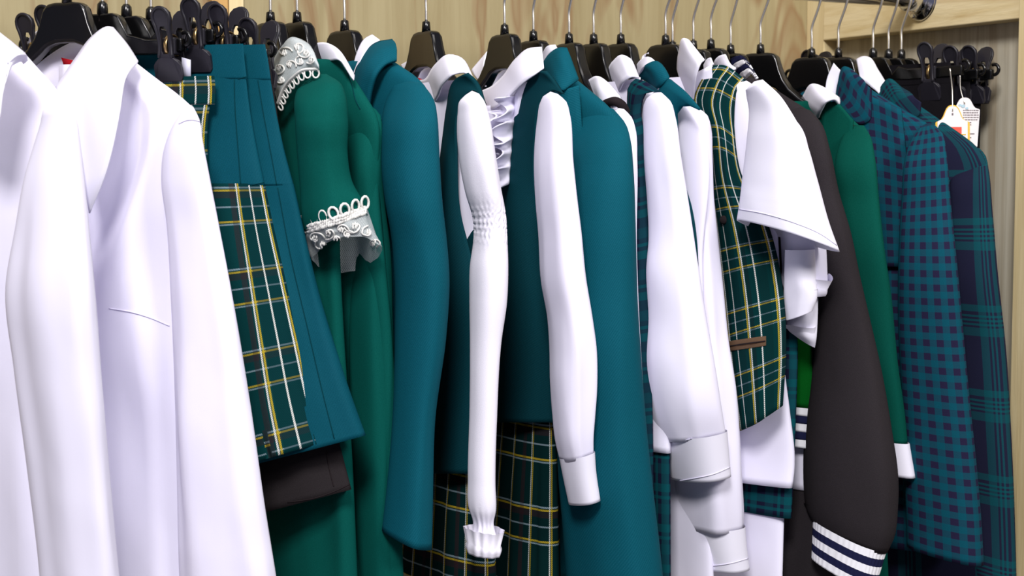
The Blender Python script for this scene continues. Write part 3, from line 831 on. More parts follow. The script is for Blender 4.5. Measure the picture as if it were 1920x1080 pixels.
body('shirt_body', t, 'white_shirting', '4', [(712, 128, .012), (740, 150, .014), (760, 200, .016), (765, 500, .02)], .13)

# ---- blouse with gathered sleeve + vest dress
def ruche(phi, t):
    v = .05*math.sin(4*phi + 1)*smooth(.06, .2, t)*(1 - smooth(.2, .32, t)) + .04*math.sin(3*phi + 2)*smooth(.45, .6, t)
    g = math.exp(-((t - .285)/.035)**2)
    v += g*(.075*math.sin(19*phi + 7*math.sin(t*330))*(.6 + .4*math.sin(t*420 + 3*phi)))
    g2 = math.exp(-((t - .935)/.03)**2) + smooth(.945, .99, t)*.8
    return v + g2*(.05*math.sin(11*phi) + .03*math.sin(5*phi + 1))
t = G('ruched_blouse', 'white blouse whose sleeve is gathered at the elbow and frilled at the wrist', 'blouse', '5', 1040, WH)
bd = body('blouse_body', t, 'white_shirting', '5', [(872, 150, .022), (888, 185, .028), (894, 240, .034), (896, 350, .036), (896, 500, .036)], .16, folds(.2, 61, (4, 6, 9)), cap=False)
sl = tube('sleeve', t, 'white_jersey', [(872, 178, 898, 176), (861, 190, 908, 190), (858, 212, 915, 210), (861, 300, 931, 300), (872, 360, 940, 355), (886, 410, 949, 404), (887, 455, 952, 462), (881, 500, 953, 500), (880, 560, 951, 560), (881, 640, 940, 640), (880, 780, 932, 780), (877, 900, 929, 900), (878, 955, 930, 952), (887, 985, 926, 980), (881, 1010, 933, 1008), (873, 1030, 941, 1024), (876, 1042, 938, 1036)],
     -.20, .7, 4, fn=ruche, n=120, nr=240)
strip('collar', t, 'white_crisp', [[(786, 150, .02), (800, 146, -.02), (818, 120, -.055), (842, 103, -.08), (866, 110, -.095), (887, 148, -.105)],
                                   [(798, 172, .0), (810, 160, -.04), (826, 135, -.08), (846, 120, -.10), (868, 122, -.11), (888, 150, -.115)],
                                   [(812, 200, -.03), (822, 180, -.07), (836, 152, -.105), (852, 139, -.12), (870, 136, -.125), (888, 154, -.12)]], .0022)
strip('front_panel', t, 'white_shirting', [[(806, 185, -.0), (812, 240, -.0), (816, 300, .0), (816, 420, .0)], [(828, 165, -.05), (832, 230, -.05), (832, 300, -.05), (832, 420, -.05)], [(856, 150, -.09), (858, 220, -.09), (860, 300, -.09), (866, 420, -.09)]], .002)
strip('far_collar', t, 'white_crisp', [[(771, 112, .05), (766, 124, .05), (768, 138, .04)], [(752, 122, .08), (757, 130, .07), (764, 140, .06)]], .002)
strip('back_neck', t, 'white_shirting', [[(766, 138, .05), (786, 134, .06), (806, 122, .04), (830, 108, .0)], [(770, 220, .05), (792, 200, .06), (812, 190, .04), (840, 180, .0)]], .002)
mesh('neck_label', [PY(x, y, .025) for x, y in ((784, 146), (796, 150), (795, 160), (783, 156))], [(0, 1, 2, 3)], 'red_label', t, solid=.0008, label='small red woven label')

t = G('pinafore', 'teal pinafore with a plaid skirt under the gathered white sleeve', 'dress', '5', 1080, DR)
fb = strip('front_panel', t, 'teal_dark', [[(812, 888, '5', 0.026), (816, 760, '5', 0.026), (822, 600, '5', 0.026), (820, 430, '5', 0.026), (825, 320, '5', 0.026), (832, 260, '5', 0.026), (840, 200, '5', 0.026), (848, 160, '5', 0.026), (862, 143, '5', 0.026), (876, 138, '5', 0.026)], [(860, 888, '5', 0.032), (856, 760, '5', 0.031), (854, 600, '5', 0.031), (842, 430, '5', 0.030), (845, 320, '5', 0.030), (848, 260, '5', 0.030), (852, 200, '5', 0.030), (858, 170, '5', 0.027), (872, 155, '5', 0.023), (892, 152, '5', 0.020)], [(922, 888, '5', 0.010), (922, 760, '5', 0.011), (918, 600, '5', 0.013), (880, 466, '5', 0.014), (864, 400, '5', 0.019), (858, 300, '5', 0.025), (859, 215, '5', 0.030), (868, 186, '5', 0.027), (886, 172, '5', 0.023), (911, 196, '5', 0.020)]], .004, 80, 16)
pb = body('bodice', t, 'teal_dark', '5', [(884, 400, .028), (912, 470, .03), (922, 600, .035), (922, 750, .036), (922, 886, .038)], .16, folds(.1, 66, (3, 4)), cap=False, yoke=False)
seam(fb, [(850, 300), (850, 420), (856, 600), (850, 880)], 'teal_seam', .0007, 'seam_line')
sk = body('plaid_skirt_part', t, 'plaid_dark', '5', [(920, 884, .04), (926, 980, .05), (932, 1120, .06)], .18, pleats(13, .22, 6, .0, .4), cap=False, n=130, yoke=False)

# ---- ruffled blouse + pinafore
t = G('ruffled_blouse', 'white blouse with a broad collar and ruffled front under a teal pinafore', 'blouse', '6', 950, WH)
body('blouse_body', t, 'white_shirting', '6', [(1018, 150, .02), (1040, 185, .028), (1046, 240, .03), (1048, 500, .032)], .16, cap=False)
sl = tube('sleeve', t, 'white_shirting', [(1018, 180, 1046, 177), (1011, 196, 1062, 192), (1008, 216, 1068, 212), (1001, 300, 1075, 300), (1004, 380, 1083, 375), (1009, 440, 1090, 430), (1014, 530, 1099, 518), (1026, 600, 1111, 590), (1030, 660, 1119, 650), (1031, 720, 1120, 715), (1036, 790, 1116, 775), (1041, 835, 1113, 815), (1050, 872, 1113, 845)], -.20, .6, 4, fn=folds(.14, 73, (2, 3, 4, 6), base=.4))
cf = tube('cuff', t, 'white_crisp', [(1048.5, 866, 1115.5, 840), (1055.2, 900, 1117.8, 875), (1066.2, 952, 1125.8, 931)], -.20, .55, 4, cap=False, nr=16)
strip('collar', t, 'white_crisp', [[(905, 170, .03), (928, 158, -.02), (946, 140, -.05), (968, 110, -.08), (990, 92, -.095), (1016, 89, -.10)],
                                   [(908, 188, .02), (930, 178, -.035), (954, 156, -.07), (978, 128, -.10), (998, 112, -.11), (1018, 108, -.115)],
                                   [(914, 205, .01), (934, 199, -.05), (964, 172, -.09), (988, 150, -.115), (1004, 139, -.125), (1020, 128, -.125)]], .0022, 36)
strip('far_collar', t, 'white_crisp', [[(914, 97, .07), (908, 120, .06), (909, 145, .05), (911, 162, .04)], [(884, 132, .09), (890, 142, .08), (898, 152, .07), (908, 164, .055)]], .002)
strip('back_neck', t, 'white_shirting', [[(908, 158, .05), (930, 142, .06), (948, 128, .05), (975, 105, .02)], [(912, 220, .05), (936, 200, .06), (956, 190, .05), (985, 170, .02)]], .002)
strip('front_panel', t, 'white_shirting', [[(910, 200, .0), (914, 260, .0), (920, 320, .0), (924, 400, .0)], [(945, 190, -.05), (945, 260, -.04), (945, 320, -.035), (945, 400, -.03)], [(990, 150, -.10), (980, 230, -.08), (968, 300, -.06), (960, 400, -.05)]], .002,
      wave=lambda u, v: np.array([.004*math.sin(40*v), .003*math.sin(31*v + 9*u), 0]))
for q, (x0, y0, x1, y1) in enumerate(((968, 178, 952, 345), (946, 205, 938, 350), (930, 220, 926, 352))):
    def wv(u, v, q=q): return np.array([-.010*v*(1 + .8*math.sin(38*u + q*2)), -.008*v*math.cos(38*u + q*2), .004*v*math.sin(24*u)])
    strip('ruffle', t, 'white_shirting', [[(x0 + (x1-x0)*k + 3, y0 + (y1-y0)*k, -.065 + .02*q) for k in (0, .33, .66, 1)], [(x0 + (x1-x0)*k - 14, y0 + (y1-y0)*k + 6, -.085 + .02*q) for k in (0, .33, .66, 1)]], .0012, 90, 8, wave=wv)

t = G('pinafore', 'teal pinafore with a dark plaid skirt under the plain white sleeve', 'dress', '6', 1080, DR)
fb = strip('front_panel', t, 'teal_dark', [[(916, 792, '6', 0.026), (918, 680, '6', 0.026), (920, 560, '6', 0.026), (925, 430, '6', 0.026), (934, 360, '6', 0.026), (946, 310, '6', 0.026), (962, 240, '6', 0.026), (974, 195, '6', 0.026), (986, 153, '6', 0.026), (1006, 134, '6', 0.026), (1024, 135, '6', 0.026)], [(975, 792, '6', 0.032), (972, 680, '6', 0.031), (970, 560, '6', 0.031), (962, 430, '6', 0.030), (964, 360, '6', 0.030), (970, 310, '6', 0.030), (980, 240, '6', 0.030), (990, 200, '6', 0.029), (1002, 170, '6', 0.026), (1018, 152, '6', 0.023), (1040, 152, '6', 0.020)], [(1044, 792, '6', 0.010), (1042, 680, '6', 0.011), (1036, 560, '6', 0.012), (1020, 430, '6', 0.014), (1008, 360, '6', 0.017), (1004, 310, '6', 0.022), (1005, 255, '6', 0.027), (1009, 210, '6', 0.029), (1020, 184, '6', 0.026), (1036, 171, '6', 0.023), (1057, 176, '6', 0.020)]], .004, 80, 16)
body('bodice', t, 'teal_dark', '6', [(1030, 420, .024), (1042, 520, .026), (1046, 650, .03), (1046, 792, .032)], .15, folds(.1, 76, (3, 4)), cap=False, yoke=False)
seam(fb, [(968, 400), (960, 520), (966, 650), (972, 790)], 'teal_seam', .0007, 'seam_line')
seam(fb, [(952, 372), (968, 300), (986, 232), (1000, 195)], 'teal_seam', .0007, 'seam_line')
body('plaid_skirt_part', t, 'plaid_dark', '6', [(1042, 790, .034), (1046, 900, .045), (1052, 1120, .06)], .18, pleats(12, .22, 9, .0, .4), cap=False, n=130, yoke=False)

# ---- long teal jacket
t = G('school_jacket', 'teal jacket with a wide long sleeve reaching below the picture', 'jacket', '7', 1080, JK)
body('jacket_body', t, 'teal_wool', '7', [(1083, 150, .028), (1110, 172, .034), (1140, 198, .038), (1166, 230, .04), (1172, 300, .042), (1184, 600, .045), (1200, 900, .05), (1210, 1120, .055)], .19, folds(.15, 81, (3, 5, 7)))
sl = tube('sleeve', t, 'teal_wool', [(1088, 196, 1150, 206), (1074, 222, 1172, 232), (1062, 262, 1182, 262), (1056, 320, 1188, 320), (1054, 420, 1192, 420), (1048, 560, 1196, 560), (1044, 640, 1201, 640), (1044, 760, 1210, 760), (1046, 900, 1225, 900), (1054, 1000, 1237, 1000), (1060, 1090, 1247, 1090), (1064, 1150, 1256, 1150)], [-0.125, -0.139, -0.153, -0.165, -0.175, -0.175, -0.175, -0.175, -0.175, -0.175, -0.175, -0.175], [0.33, 0.372, 0.432, 0.51, 0.6, 0.6, 0.6, 0.6, 0.6, 0.6, 0.6, 0.6], 8, fn=folds(.085, 83, (2, 3, 4), base=.5))
strip('collar', t, 'teal_wool', [[(1016, 126, -.02), (1021, 117, -.045), (1032, 102, -.065), (1050, 91, -.085), (1064, 91, -.095)], [(1026, 146, -.05), (1032, 140, -.08), (1044, 128, -.10), (1058, 119, -.11), (1073, 120, -.11)], [(1038, 168, -.08), (1044, 166, -.11), (1056, 169, -.13), (1070, 160, -.13), (1084, 150, -.125)]], .004)
strip('front_panel', t, 'teal_wool', [[(1038, 160, -.09), (1040, 220, -.09), (1042, 320, -.09)], [(1058, 168, -.125), (1060, 220, -.125), (1064, 320, -.12)], [(1086, 160, -.135), (1090, 220, -.14), (1096, 320, -.13)]], .004)
t = G('dress_shirt', 'white blouse seen only as a collar tip inside the long teal jacket', 'shirt', '7', 400, WH)
strip('collar', t, 'white_crisp', [[(1016, 112, -.01), (1020, 98, -.03), (1030, 86, -.05), (1042, 85, -.06)], [(1018, 124, -.02), (1024, 112, -.045), (1034, 98, -.06), (1046, 92, -.07)]], .0025)
body('shirt_body', t, 'white_shirting', '7', [(1070, 180, .012), (1095, 210, .014), (1110, 300, .016), (1115, 500, .02)], .13)

# ---- blouse with dark neck trim
t = G('trimmed_blouse', 'white round-collared blouse with a dark band at the shoulder, behind the long teal jacket', 'blouse', '8', 900, WH)
body('blouse_body', t, 'white_shirting', '8', [(1158, 196, .02), (1176, 220, .026), (1184, 300, .03), (1188, 600, .032), (1200, 800, .034)], .15, cap=False)
tube('sleeve', t, 'white_jersey', [(1146, 212, 1170, 205), (1138, 226, 1184, 220), (1132, 250, 1192, 244), (1130, 300, 1195, 300), (1130, 450, 1194, 450), (1138, 600, 1199, 600), (1150, 720, 1206, 720), (1160, 860, 1216, 860)], -.135, .6, 4, fn=folds(.06, 93, (2, 3, 4)))
strip('collar', t, 'white_crisp', [[(1095, 162, -.02), (1106, 149, -.05), (1124, 144, -.08), (1144, 160, -.10), (1164, 184, -.11)], [(1100, 172, -.03), (1112, 166, -.065), (1128, 164, -.10), (1146, 172, -.115), (1165, 188, -.12)], [(1108, 184, -.05), (1120, 184, -.085), (1136, 192, -.115), (1150, 185, -.125), (1166, 192, -.125)]], .0022)
tube_path('neck_band', t, 'black_trim', resample(np.array([PY(*q) for q in [(1132, 200, -.105), (1142, 192, -.125), (1154, 190, -.135), (1166, 197, -.135), (1174, 210, -.13)]]), 24), .0055, 8, label='dark band round the neck')

# ---- shirt + narrow tartan vest
t = G('dress_shirt', 'white shirt with a stitched cuff, its sleeve beside the long teal jacket', 'shirt', '9', 900, WH)
body('shirt_body', t, 'white_shirting', '9', [(1206, 150, .02), (1236, 178, .026), (1250, 220, .03), (1254, 500, .034), (1258, 850, .036)], .155, cap=False)
sl = tube('sleeve', t, 'white_shirting', [(1212, 184, 1240, 174), (1206, 198, 1258, 192), (1205, 222, 1266, 218), (1207, 300, 1277, 292), (1212, 380, 1290, 370), (1214, 450, 1301, 440), (1208, 510, 1311, 505), (1206, 600, 1325, 590), (1201, 690, 1340, 670), (1210, 780, 1353, 750), (1231, 834, 1361, 800)], -.15, .62, 4, fn=folds(.12, 103, (2, 3, 4, 6), base=.5))
cf = tube('cuff', t, 'white_crisp', [(1228.5, 828, 1363.5, 795), (1241.2, 868, 1366.8, 836), (1254.2, 908, 1370.8, 880)], -.15, .6, 4, cap=False, nr=16)
seam(sl, [(1204, 720), (1216, 760), (1228, 800), (1240, 828)], 'seam_thread', .0008, 'placket_seam')
seam(cf, [(1256, 904), (1300, 897), (1340, 888), (1368, 876)], 'seam_thread', .0006, 'cuff_seam')
seam(cf, [(1233, 834), (1280, 826), (1330, 814), (1362, 801)], 'seam_thread', .0006, 'cuff_seam')
strip('collar', t, 'white_crisp', [[(1134, 146, -.0), (1141, 130, -.03), (1150, 115, -.055), (1169, 104, -.08), (1184, 112, -.09)], [(1146, 162, -.03), (1152, 146, -.06), (1162, 132, -.085), (1177, 122, -.10), (1191, 128, -.10)], [(1160, 182, -.06), (1164, 165, -.085), (1174, 150, -.105), (1186, 144, -.115), (1198, 146, -.115)]], .0022)
strip('front_panel', t, 'white_shirting', [[(1150, 165, -.03), (1155, 230, -.03), (1160, 320, -.03)], [(1168, 152, -.08), (1172, 230, -.075), (1176, 320, -.07)], [(1200, 145, -.11), (1202, 230, -.10), (1205, 320, -.10)]], .002)
t = G('tartan_vest', 'narrow navy tartan waistcoat between two white shirts', 'waistcoat', '9', 1080, VS)
strip('front_panel', t, 'tartan_small', [[(1180, 1100, '9', .02), (1180, 800, '9', .02), (1182, 500, '9', .02), (1184, 300, '9', .02), (1181, 235, '9', .02), (1178, 190, '9', .02), (1180, 163, '9', .02), (1194, 148, '9', .02)], [(1200, 1100, '9', .024), (1198, 800, '9', .024), (1196, 500, '9', .024), (1197, 300, '9', .024), (1194, 235, '9', .026), (1192, 190, '9', .026), (1198, 168, '9', .026), (1216, 156, '9', .02)], [(1226, 1100, '9', .012), (1224, 800, '9', .012), (1216, 500, '9', .012), (1210, 300, '9', .014), (1206, 240, '9', .02), (1203, 196, '9', .022), (1212, 174, '9', .022), (1241, 174, '9', .012)]], .0035, 60, 10, swap=True)
body('vest_body', t, 'tartan_small', '9', [(1216, 292, .024), (1240, 400, .028), (1252, 600, .03), (1256, 800, .032), (1258, 1120, .034)], .15, cap=False, yoke=False)

# ---- shirt + teal waistcoat
t = G('dress_shirt', 'white shirt whose cuff hangs lowest, beside the plaid waistcoat', 'shirt', '10', 1060, WH)
body('shirt_body', t, 'white_shirting', '10', [(1258, 160, .02), (1292, 195, .026), (1312, 230, .03), (1318, 500, .032), (1330, 900, .036), (1340, 1120, .036)], .15, cap=False)
sl = tube('sleeve', t, 'white_shirting', [(1280, 212, 1306, 202), (1273, 224, 1324, 214), (1270, 250, 1333, 238), (1270, 300, 1336, 296), (1272, 380, 1339, 372), (1276, 450, 1346, 440), (1282, 540, 1356, 530), (1284, 640, 1366, 630), (1272, 740, 1381, 725), (1256, 830, 1388, 815), (1252, 900, 1392, 890), (1260, 960, 1395, 945), (1267, 998, 1395, 974)], -.12, .62, 6, fn=folds(.12, 113, (2, 3, 4, 6), base=.5))
cf = tube('cuff', t, 'white_crisp', [(1265.5, 992, 1397.5, 970), (1275.2, 1030, 1400.8, 1010), (1286.2, 1068, 1405.8, 1050)], -.12, .6, 6, cap=False, nr=16)
seam(cf, [(1289, 1063), (1330, 1061), (1370, 1056), (1402, 1047)], 'seam_thread', .0006, 'cuff_seam')
seam(cf, [(1270, 999), (1310, 995), (1350, 987), (1396, 976)], 'seam_thread', .0006, 'cuff_seam')
strip('collar', t, 'white_crisp', [[(1190, 136, -.01), (1194, 124, -.03), (1204, 112, -.055), (1218, 108, -.075), (1228, 116, -.085)], [(1196, 146, -.03), (1202, 136, -.055), (1212, 124, -.08), (1224, 120, -.09), (1236, 126, -.095)]], .0025)
strip('far_collar', t, 'white_crisp', [[(1216, 98, .02), (1206, 104, .03), (1203, 116, .02)], [(1220, 106, .02), (1214, 112, .03), (1208, 122, .02)]], .002)
t = G('teal_vest', 'teal waistcoat with a stand-up collar over a white shirt', 'waistcoat', '10', 900, VS)
strip('collar', t, 'teal_wool', [[(1196, 146, -.03), (1206, 130, -.06), (1216, 120, -.085), (1230, 116, -.095), (1240, 122, -.10)], [(1212, 150, -.06), (1220, 142, -.085), (1232, 132, -.105), (1242, 128, -.11), (1248, 134, -.11)], [(1228, 162, -.08), (1236, 165, -.105), (1243, 158, -.115), (1250, 150, -.12), (1255, 147, -.12)]], .0035)
strip('front_panel', t, 'teal_wool', [[(1230, 830, '10', 0.020), (1228, 500, '10', 0.020), (1226, 300, '10', 0.020), (1226, 220, '10', 0.020), (1232, 176, '10', 0.020), (1242, 160, '10', 0.020), (1256, 148, '10', 0.020)], [(1266, 830, '10', 0.026), (1260, 500, '10', 0.026), (1250, 300, '10', 0.026), (1250, 230, '10', 0.026), (1254, 196, '10', 0.026), (1264, 180, '10', 0.026), (1284, 172, '10', 0.026)], [(1310, 830, '10', 0.014), (1298, 500, '10', 0.015), (1274, 300, '10', 0.017), (1271, 240, '10', 0.018), (1270, 214, '10', 0.019), (1284, 197, '10', 0.021), (1313, 206, '10', 0.022)]], .0035)
body('vest_body', t, 'teal_dark', '10', [(1272, 296, .024), (1300, 400, .026), (1312, 600, .028), (1318, 830, .03)], .15, cap=False, yoke=False)

# ---- short-sleeved shirt + plaid waistcoat
t = G('short_sleeved_shirt', 'white short-sleeved shirt with a tall pointed collar under the plaid waistcoat', 'shirt', '11', 930, WH)
body('shirt_body', t, 'white_shirting', '11', [(1378, 140, .022), (1420, 165, .03), (1440, 200, .034), (1450, 300, .036), (1462, 500, .038), (1472, 700, .04), (1481, 770, .042), (1490, 880, .044), (1486, 915, .044)], .19, folds(.12, 121, (4, 6)), cap=False)
sl = tube('sleeve', t, 'white_crisp', [(1398, 168, 1430, 150), (1400, 182, 1462, 180), (1404, 206, 1484, 212), (1400, 260, 1510, 262), (1392, 330, 1534, 340), (1386, 380, 1556, 420), (1381, 411, 1575, 473)], -.225, .65, 16, fn=folds(.055, 123, (2, 3, 5)), lift=[0, 0, 0, 0, 0, .004, .008])
seam(sl, [(1386, 392), (1430, 400), (1490, 418), (1540, 440), (1568, 460)], 'seam_thread', .0006, 'hem_seam')
strip('collar', t, 'white_crisp', [[(1269, 166, -.0), (1270, 140, -.02), (1273, 100, -.045), (1285, 72, -.07), (1292, 76, -.075)], [(1284, 176, -.04), (1286, 150, -.06), (1290, 118, -.08), (1298, 96, -.09), (1306, 94, -.09)], [(1300, 188, -.075), (1302, 164, -.09), (1307, 136, -.105), (1313, 120, -.11), (1321, 113, -.105)]], .0022)
strip('front_panel', t, 'white_crisp', [[(1290, 175, -.03), (1294, 240, -.02), (1300, 330, -.02)], [(1308, 135, -.085), (1312, 220, -.07), (1320, 330, -.06)], [(1334, 122, -.105), (1340, 200, -.09), (1350, 330, -.08)]], .002)
strip('far_collar', t, 'white_crisp', [[(1270, 140, .03), (1280, 134, .02)], [(1266, 160, .03), (1276, 160, .02)]], .002)
t = G('plaid_vest', 'green plaid waistcoat with yellow lines and a brown pocket welt', 'waistcoat', '11', 800, VS)
pv = strip('front_panel', t, 'plaid_vest', [[(1331, 124, '11', 0.026), (1316, 150, '11', 0.026), (1303, 184, '11', 0.026), (1322, 240, '11', 0.026), (1333, 330, '11', 0.026), (1345, 440, '11', 0.026), (1358, 560, '11', 0.026), (1368, 660, '11', 0.026), (1388, 808, '11', 0.026)], [(1352, 122, '11', 0.016), (1345, 150, '11', 0.021), (1340, 190, '11', 0.025), (1350, 240, '11', 0.030), (1360, 330, '11', 0.034), (1385, 440, '11', 0.035), (1412, 560, '11', 0.035), (1420, 660, '11', 0.035), (1428, 788, '11', 0.036)], [(1399, 150, '11', 0.002), (1384, 166, '11', 0.009), (1378, 190, '11', 0.016), (1377, 240, '11', 0.016), (1386, 318, '11', 0.016), (1440, 420, '11', 0.016), (1470, 560, '11', 0.016), (1474, 660, '11', 0.018), (1468, 760, '11', 0.020)]], .004, 60, 20, swap=True)
body('back_panel', t, 'black_trim', '11', [(1392, 150, .012), (1394, 200, .02), (1404, 330, .03), (1466, 450, .036), (1472, 600, .038), (1470, 760, .038)], .17, cap=False)
for k in range(1):
    q = surf(pv, [(1368, 640), (1385, 637), (1405, 634), (1425, 631), (1437, 630), (1437, 648), (1425, 650), (1405, 653), (1385, 656), (1368, 658)], .002)
    if len(q) == 10:
        mesh('pocket_welt', q, [(0, 1, 8, 9), (1, 2, 7, 8), (2, 3, 6, 7), (3, 4, 5, 6)], 'brown_trim', pv, solid=.003, bevel=.0006, label='brown pocket welt')
        seam(pv, [(1369, 649), (1400, 644), (1436, 639)], 'black_trim', .0008, 'pocket_slit', lift=.0042)
q = surf(pv, [(1360, 412)], .002)
if q: tube_path('button', pv, 'black_trim', [q[0] + np.array([-.003, -.002, 0])*k for k in (0, .5, 1)], [.005, .0055, .004], 14)

# ---- second short-sleeved shirt
t = G('short_sleeved_shirt', 'white short-sleeved shirt with turned-up sleeve behind the pointed-collar shirt', 'shirt', '12', 940, WH)
body('shirt_body', t, 'white_shirting', '12', [(1440, 200, .02), (1470, 230, .026), (1484, 300, .03), (1478, 600, .032), (1472, 900, .034), (1466, 1120, .036)], .19, cap=False)
sl = tube('sleeve', t, 'white_shirting', [(1462, 226, 1486, 218), (1455, 250, 1504, 242), (1452, 300, 1520, 296), (1456, 360, 1534, 356), (1462, 430, 1546, 430), (1466, 500, 1551, 496), (1468, 540, 1551, 546), (1476, 560, 1548, 552)], -.20, .65, 12, fn=folds(.09, 133, (2, 3, 5), base=.5))
cf = tube('turned_cuff', t, 'white_crisp', [(1472, 470, 1528, 466), (1470, 520, 1530, 512), (1470, 570, 1532, 556), (1474, 604, 1524, 580)], -.215, .7, 12, cap=False, fn=folds(.06, 135, (3, 5)))
tube('lower_cuff', t, 'white_crisp', [(1474, 560, 1534, 556), (1474, 600, 1533, 600), (1478, 622, 1531, 632), (1494, 634, 1528, 650)], -.19, .6, 12, cap=False, fn=folds(.05, 136, (3, 5)))
strip('collar', t, 'white_crisp', [[(1320, 122, -.03), (1326, 112, -.04), (1332, 108, -.05)], [(1322, 140, -.04), (1330, 128, -.055), (1338, 120, -.06)]], .0022)

# ---- green cardigan with striped hem
t = G('knit_cardigan', 'bright green knitted cardigan with a striped hem glimpsed behind the plaid waistcoat', 'cardigan', '13', 840)
body('cardigan_body', t, 'green_knit', '13', [(1420, 190, .02), (1480, 230, .024), (1500, 300, .026), (1520, 600, .028), (1526, 766, .028)], .17, cap=False)
for k, mt in enumerate(('white_rib', 'navy_rib', 'white_rib', 'navy_rib', 'white_rib')):
    body('hem_band', t, mt, '13', [(1526 - k, 766 + k*15, .0285), (1525 - k, 781 + k*15, .0285)], .17, cap=False, nr=5, n=40, yoke=False)
t = G('dress_shirt', 'white shirt with a small pointed collar beside the striped rib collar', 'shirt', '13', 920, WH)
strip('collar', t, 'white_crisp', [[(1338, 128, -.01), (1342, 112, -.03), (1352, 104, -.05), (1360, 102, -.06)], [(1352, 140, -.04), (1358, 130, -.06), (1364, 122, -.07), (1370, 120, -.075)], [(1368, 138, -.07), (1374, 134, -.08), (1378, 130, -.085), (1380, 128, -.085)]], .0022)
body('shirt_body', t, 'white_shirting', '13', [(1400, 200, .012), (1440, 260, .014), (1490, 600, .016), (1514, 850, .017), (1512, 920, .017)], .155, cap=False)
t = G('tartan_vest', 'navy tartan waistcoat with its hem below the white shirt tail', 'waistcoat', '12', 970, VS)
body('vest_body', t, 'tartan_small', '12', [(1440, 260, .034), (1470, 420, .036), (1494, 600, .038), (1492, 800, .038), (1484, 972, .038)], .18, cap=False, yoke=False)

t = G('gap_shade_cloth', 'added black cloth standing in for the shade in the gap beside the charcoal sleeve', 'skirt', '13', 1080, SK)  # added black cloth: hides the wall and stands in for shade in this gap
body('skirt', t, 'black_trouser', '13', [(1508, 846, .016), (1512, 900, .018), (1530, 1000, .03), (1550, 1180, .036)], .15, folds(.3, 139, (5, 8)), cap=False, yoke=False)

# ---- charcoal varsity jacket
t = G('varsity_jacket', 'charcoal fleece jacket with navy and white striped rib collar and cuff', 'jacket', '14', 1080, JK)
body('jacket_body', t, 'charcoal_fleece', '14', [(1418, 146, .026), (1452, 166, .032), (1486, 188, .036), (1516, 208, .04), (1536, 236, .042), (1548, 300, .044), (1560, 600, .046), (1580, 1180, .05)], .2, folds(.1, 141, (3, 5)))
sl = tube('sleeve', t, 'charcoal_fleece', [(1480, 206, 1520, 208), (1470, 232, 1540, 232), (1470, 280, 1556, 280), (1490, 360, 1573, 358), (1508, 440, 1596, 436), (1520, 520, 1612, 512), (1528, 600, 1630, 588), (1522, 715, 1656, 700), (1512, 800, 1672, 790), (1506, 880, 1684, 870), (1508, 950, 1684, 930), (1514, 980, 1678, 985), (1524, 996, 1664, 1018)], [-0.155, -0.169, -0.183, -0.195, -0.205, -0.205, -0.205, -0.205, -0.205, -0.205, -0.205, -0.205, -0.205], [0.341, 0.384, 0.446, 0.527, 0.62, 0.62, 0.62, 0.62, 0.62, 0.62, 0.62, 0.62, 0.62], 12, fn=folds(.06, 143, (2, 3, 5), base=.5))
for k in range(5):
    def edge(q): return (1524 - 3*q, 990 + 72*q, 1663 - 22*q, 1014 + 74*q)
    def puck(phi, t): return .012*math.sin(40*phi)
    tube('cuff_band', t, 'white_rib' if k % 2 == 0 else 'navy_rib', [edge(k/5), edge((k+.5)/5), edge((k+1)/5)], -.205, .6, 12, cap=False, rim=(k == 4), nr=6, n=160, fn=puck)
cl = [[(1364, 124, .0), (1376, 109, -.035), (1390, 106, -.06), (1400, 116, -.075)], [(1372, 132, -.01), (1383, 117, -.05), (1396, 113, -.07), (1405, 123, -.085)], [(1379, 138, -.02), (1390, 125, -.06), (1402, 121, -.08), (1410, 131, -.09)], [(1386, 144, -.03), (1396, 133, -.07), (1407, 130, -.09), (1414, 139, -.10)], [(1394, 150, -.04), (1402, 143, -.08), (1412, 138, -.10), (1420, 148, -.105)]]
for k, mt in enumerate(('navy_rib', 'white_rib', 'navy_rib', 'white_rib')):
    strip('rib_collar_band', t, mt, [cl[k], cl[k+1]], .004, 60, 4, wave=lambda u, v: np.array([-.0005, -.0005, .0])*math.sin(190*u))

# ---- green jacket with white collar and cuff
t = G('school_jacket', 'bottle green jacket with a turned-down white collar and white cuff', 'jacket', '15', 900, JK)
body('jacket_body', t, 'green_jacket', '15', [(1558, 190, .026), (1584, 212, .03), (1608, 232, .034), (1628, 256, .038), (1636, 320, .04), (1646, 600, .042), (1670, 1180, .05)], .2, folds(.1, 151, (3, 5)))
sl = tube('sleeve', t, 'green_jacket', [(1586, 244, 1620, 236), (1576, 264, 1632, 256), (1566, 300, 1640, 292), (1572, 380, 1649, 380), (1586, 460, 1658, 460), (1600, 560, 1671, 550), (1620, 680, 1684, 680), (1640, 780, 1697, 775), (1650, 832, 1702, 828)], [-0.145, -0.159, -0.173, -0.185, -0.195, -0.195, -0.195, -0.195, -0.195], [0.341, 0.384, 0.446, 0.527, 0.62, 0.62, 0.62, 0.62, 0.62], 24, fn=folds(.07, 153, (2, 3, 4), base=.5))
tube('cuff', t, 'white_crisp', [(1648.5, 830, 1705.5, 826), (1654.2, 862, 1710.8, 858), (1659.2, 894, 1716.8, 890)], -.195, .62, 24, cap=False, nr=12)
strip('front_panel', t, 'green_jacket', [[(1545, 196, '15', 0.022), (1540, 240, '15', 0.022), (1546, 300, '15', 0.022), (1556, 420, '15', 0.022)], [(1562, 190, '15', 0.026), (1566, 240, '15', 0.026), (1570, 300, '15', 0.026), (1578, 420, '15', 0.026)], [(1600, 225, '15', 0.026), (1598, 260, '15', 0.026), (1600, 320, '15', 0.026), (1606, 420, '15', 0.026)]], .003)
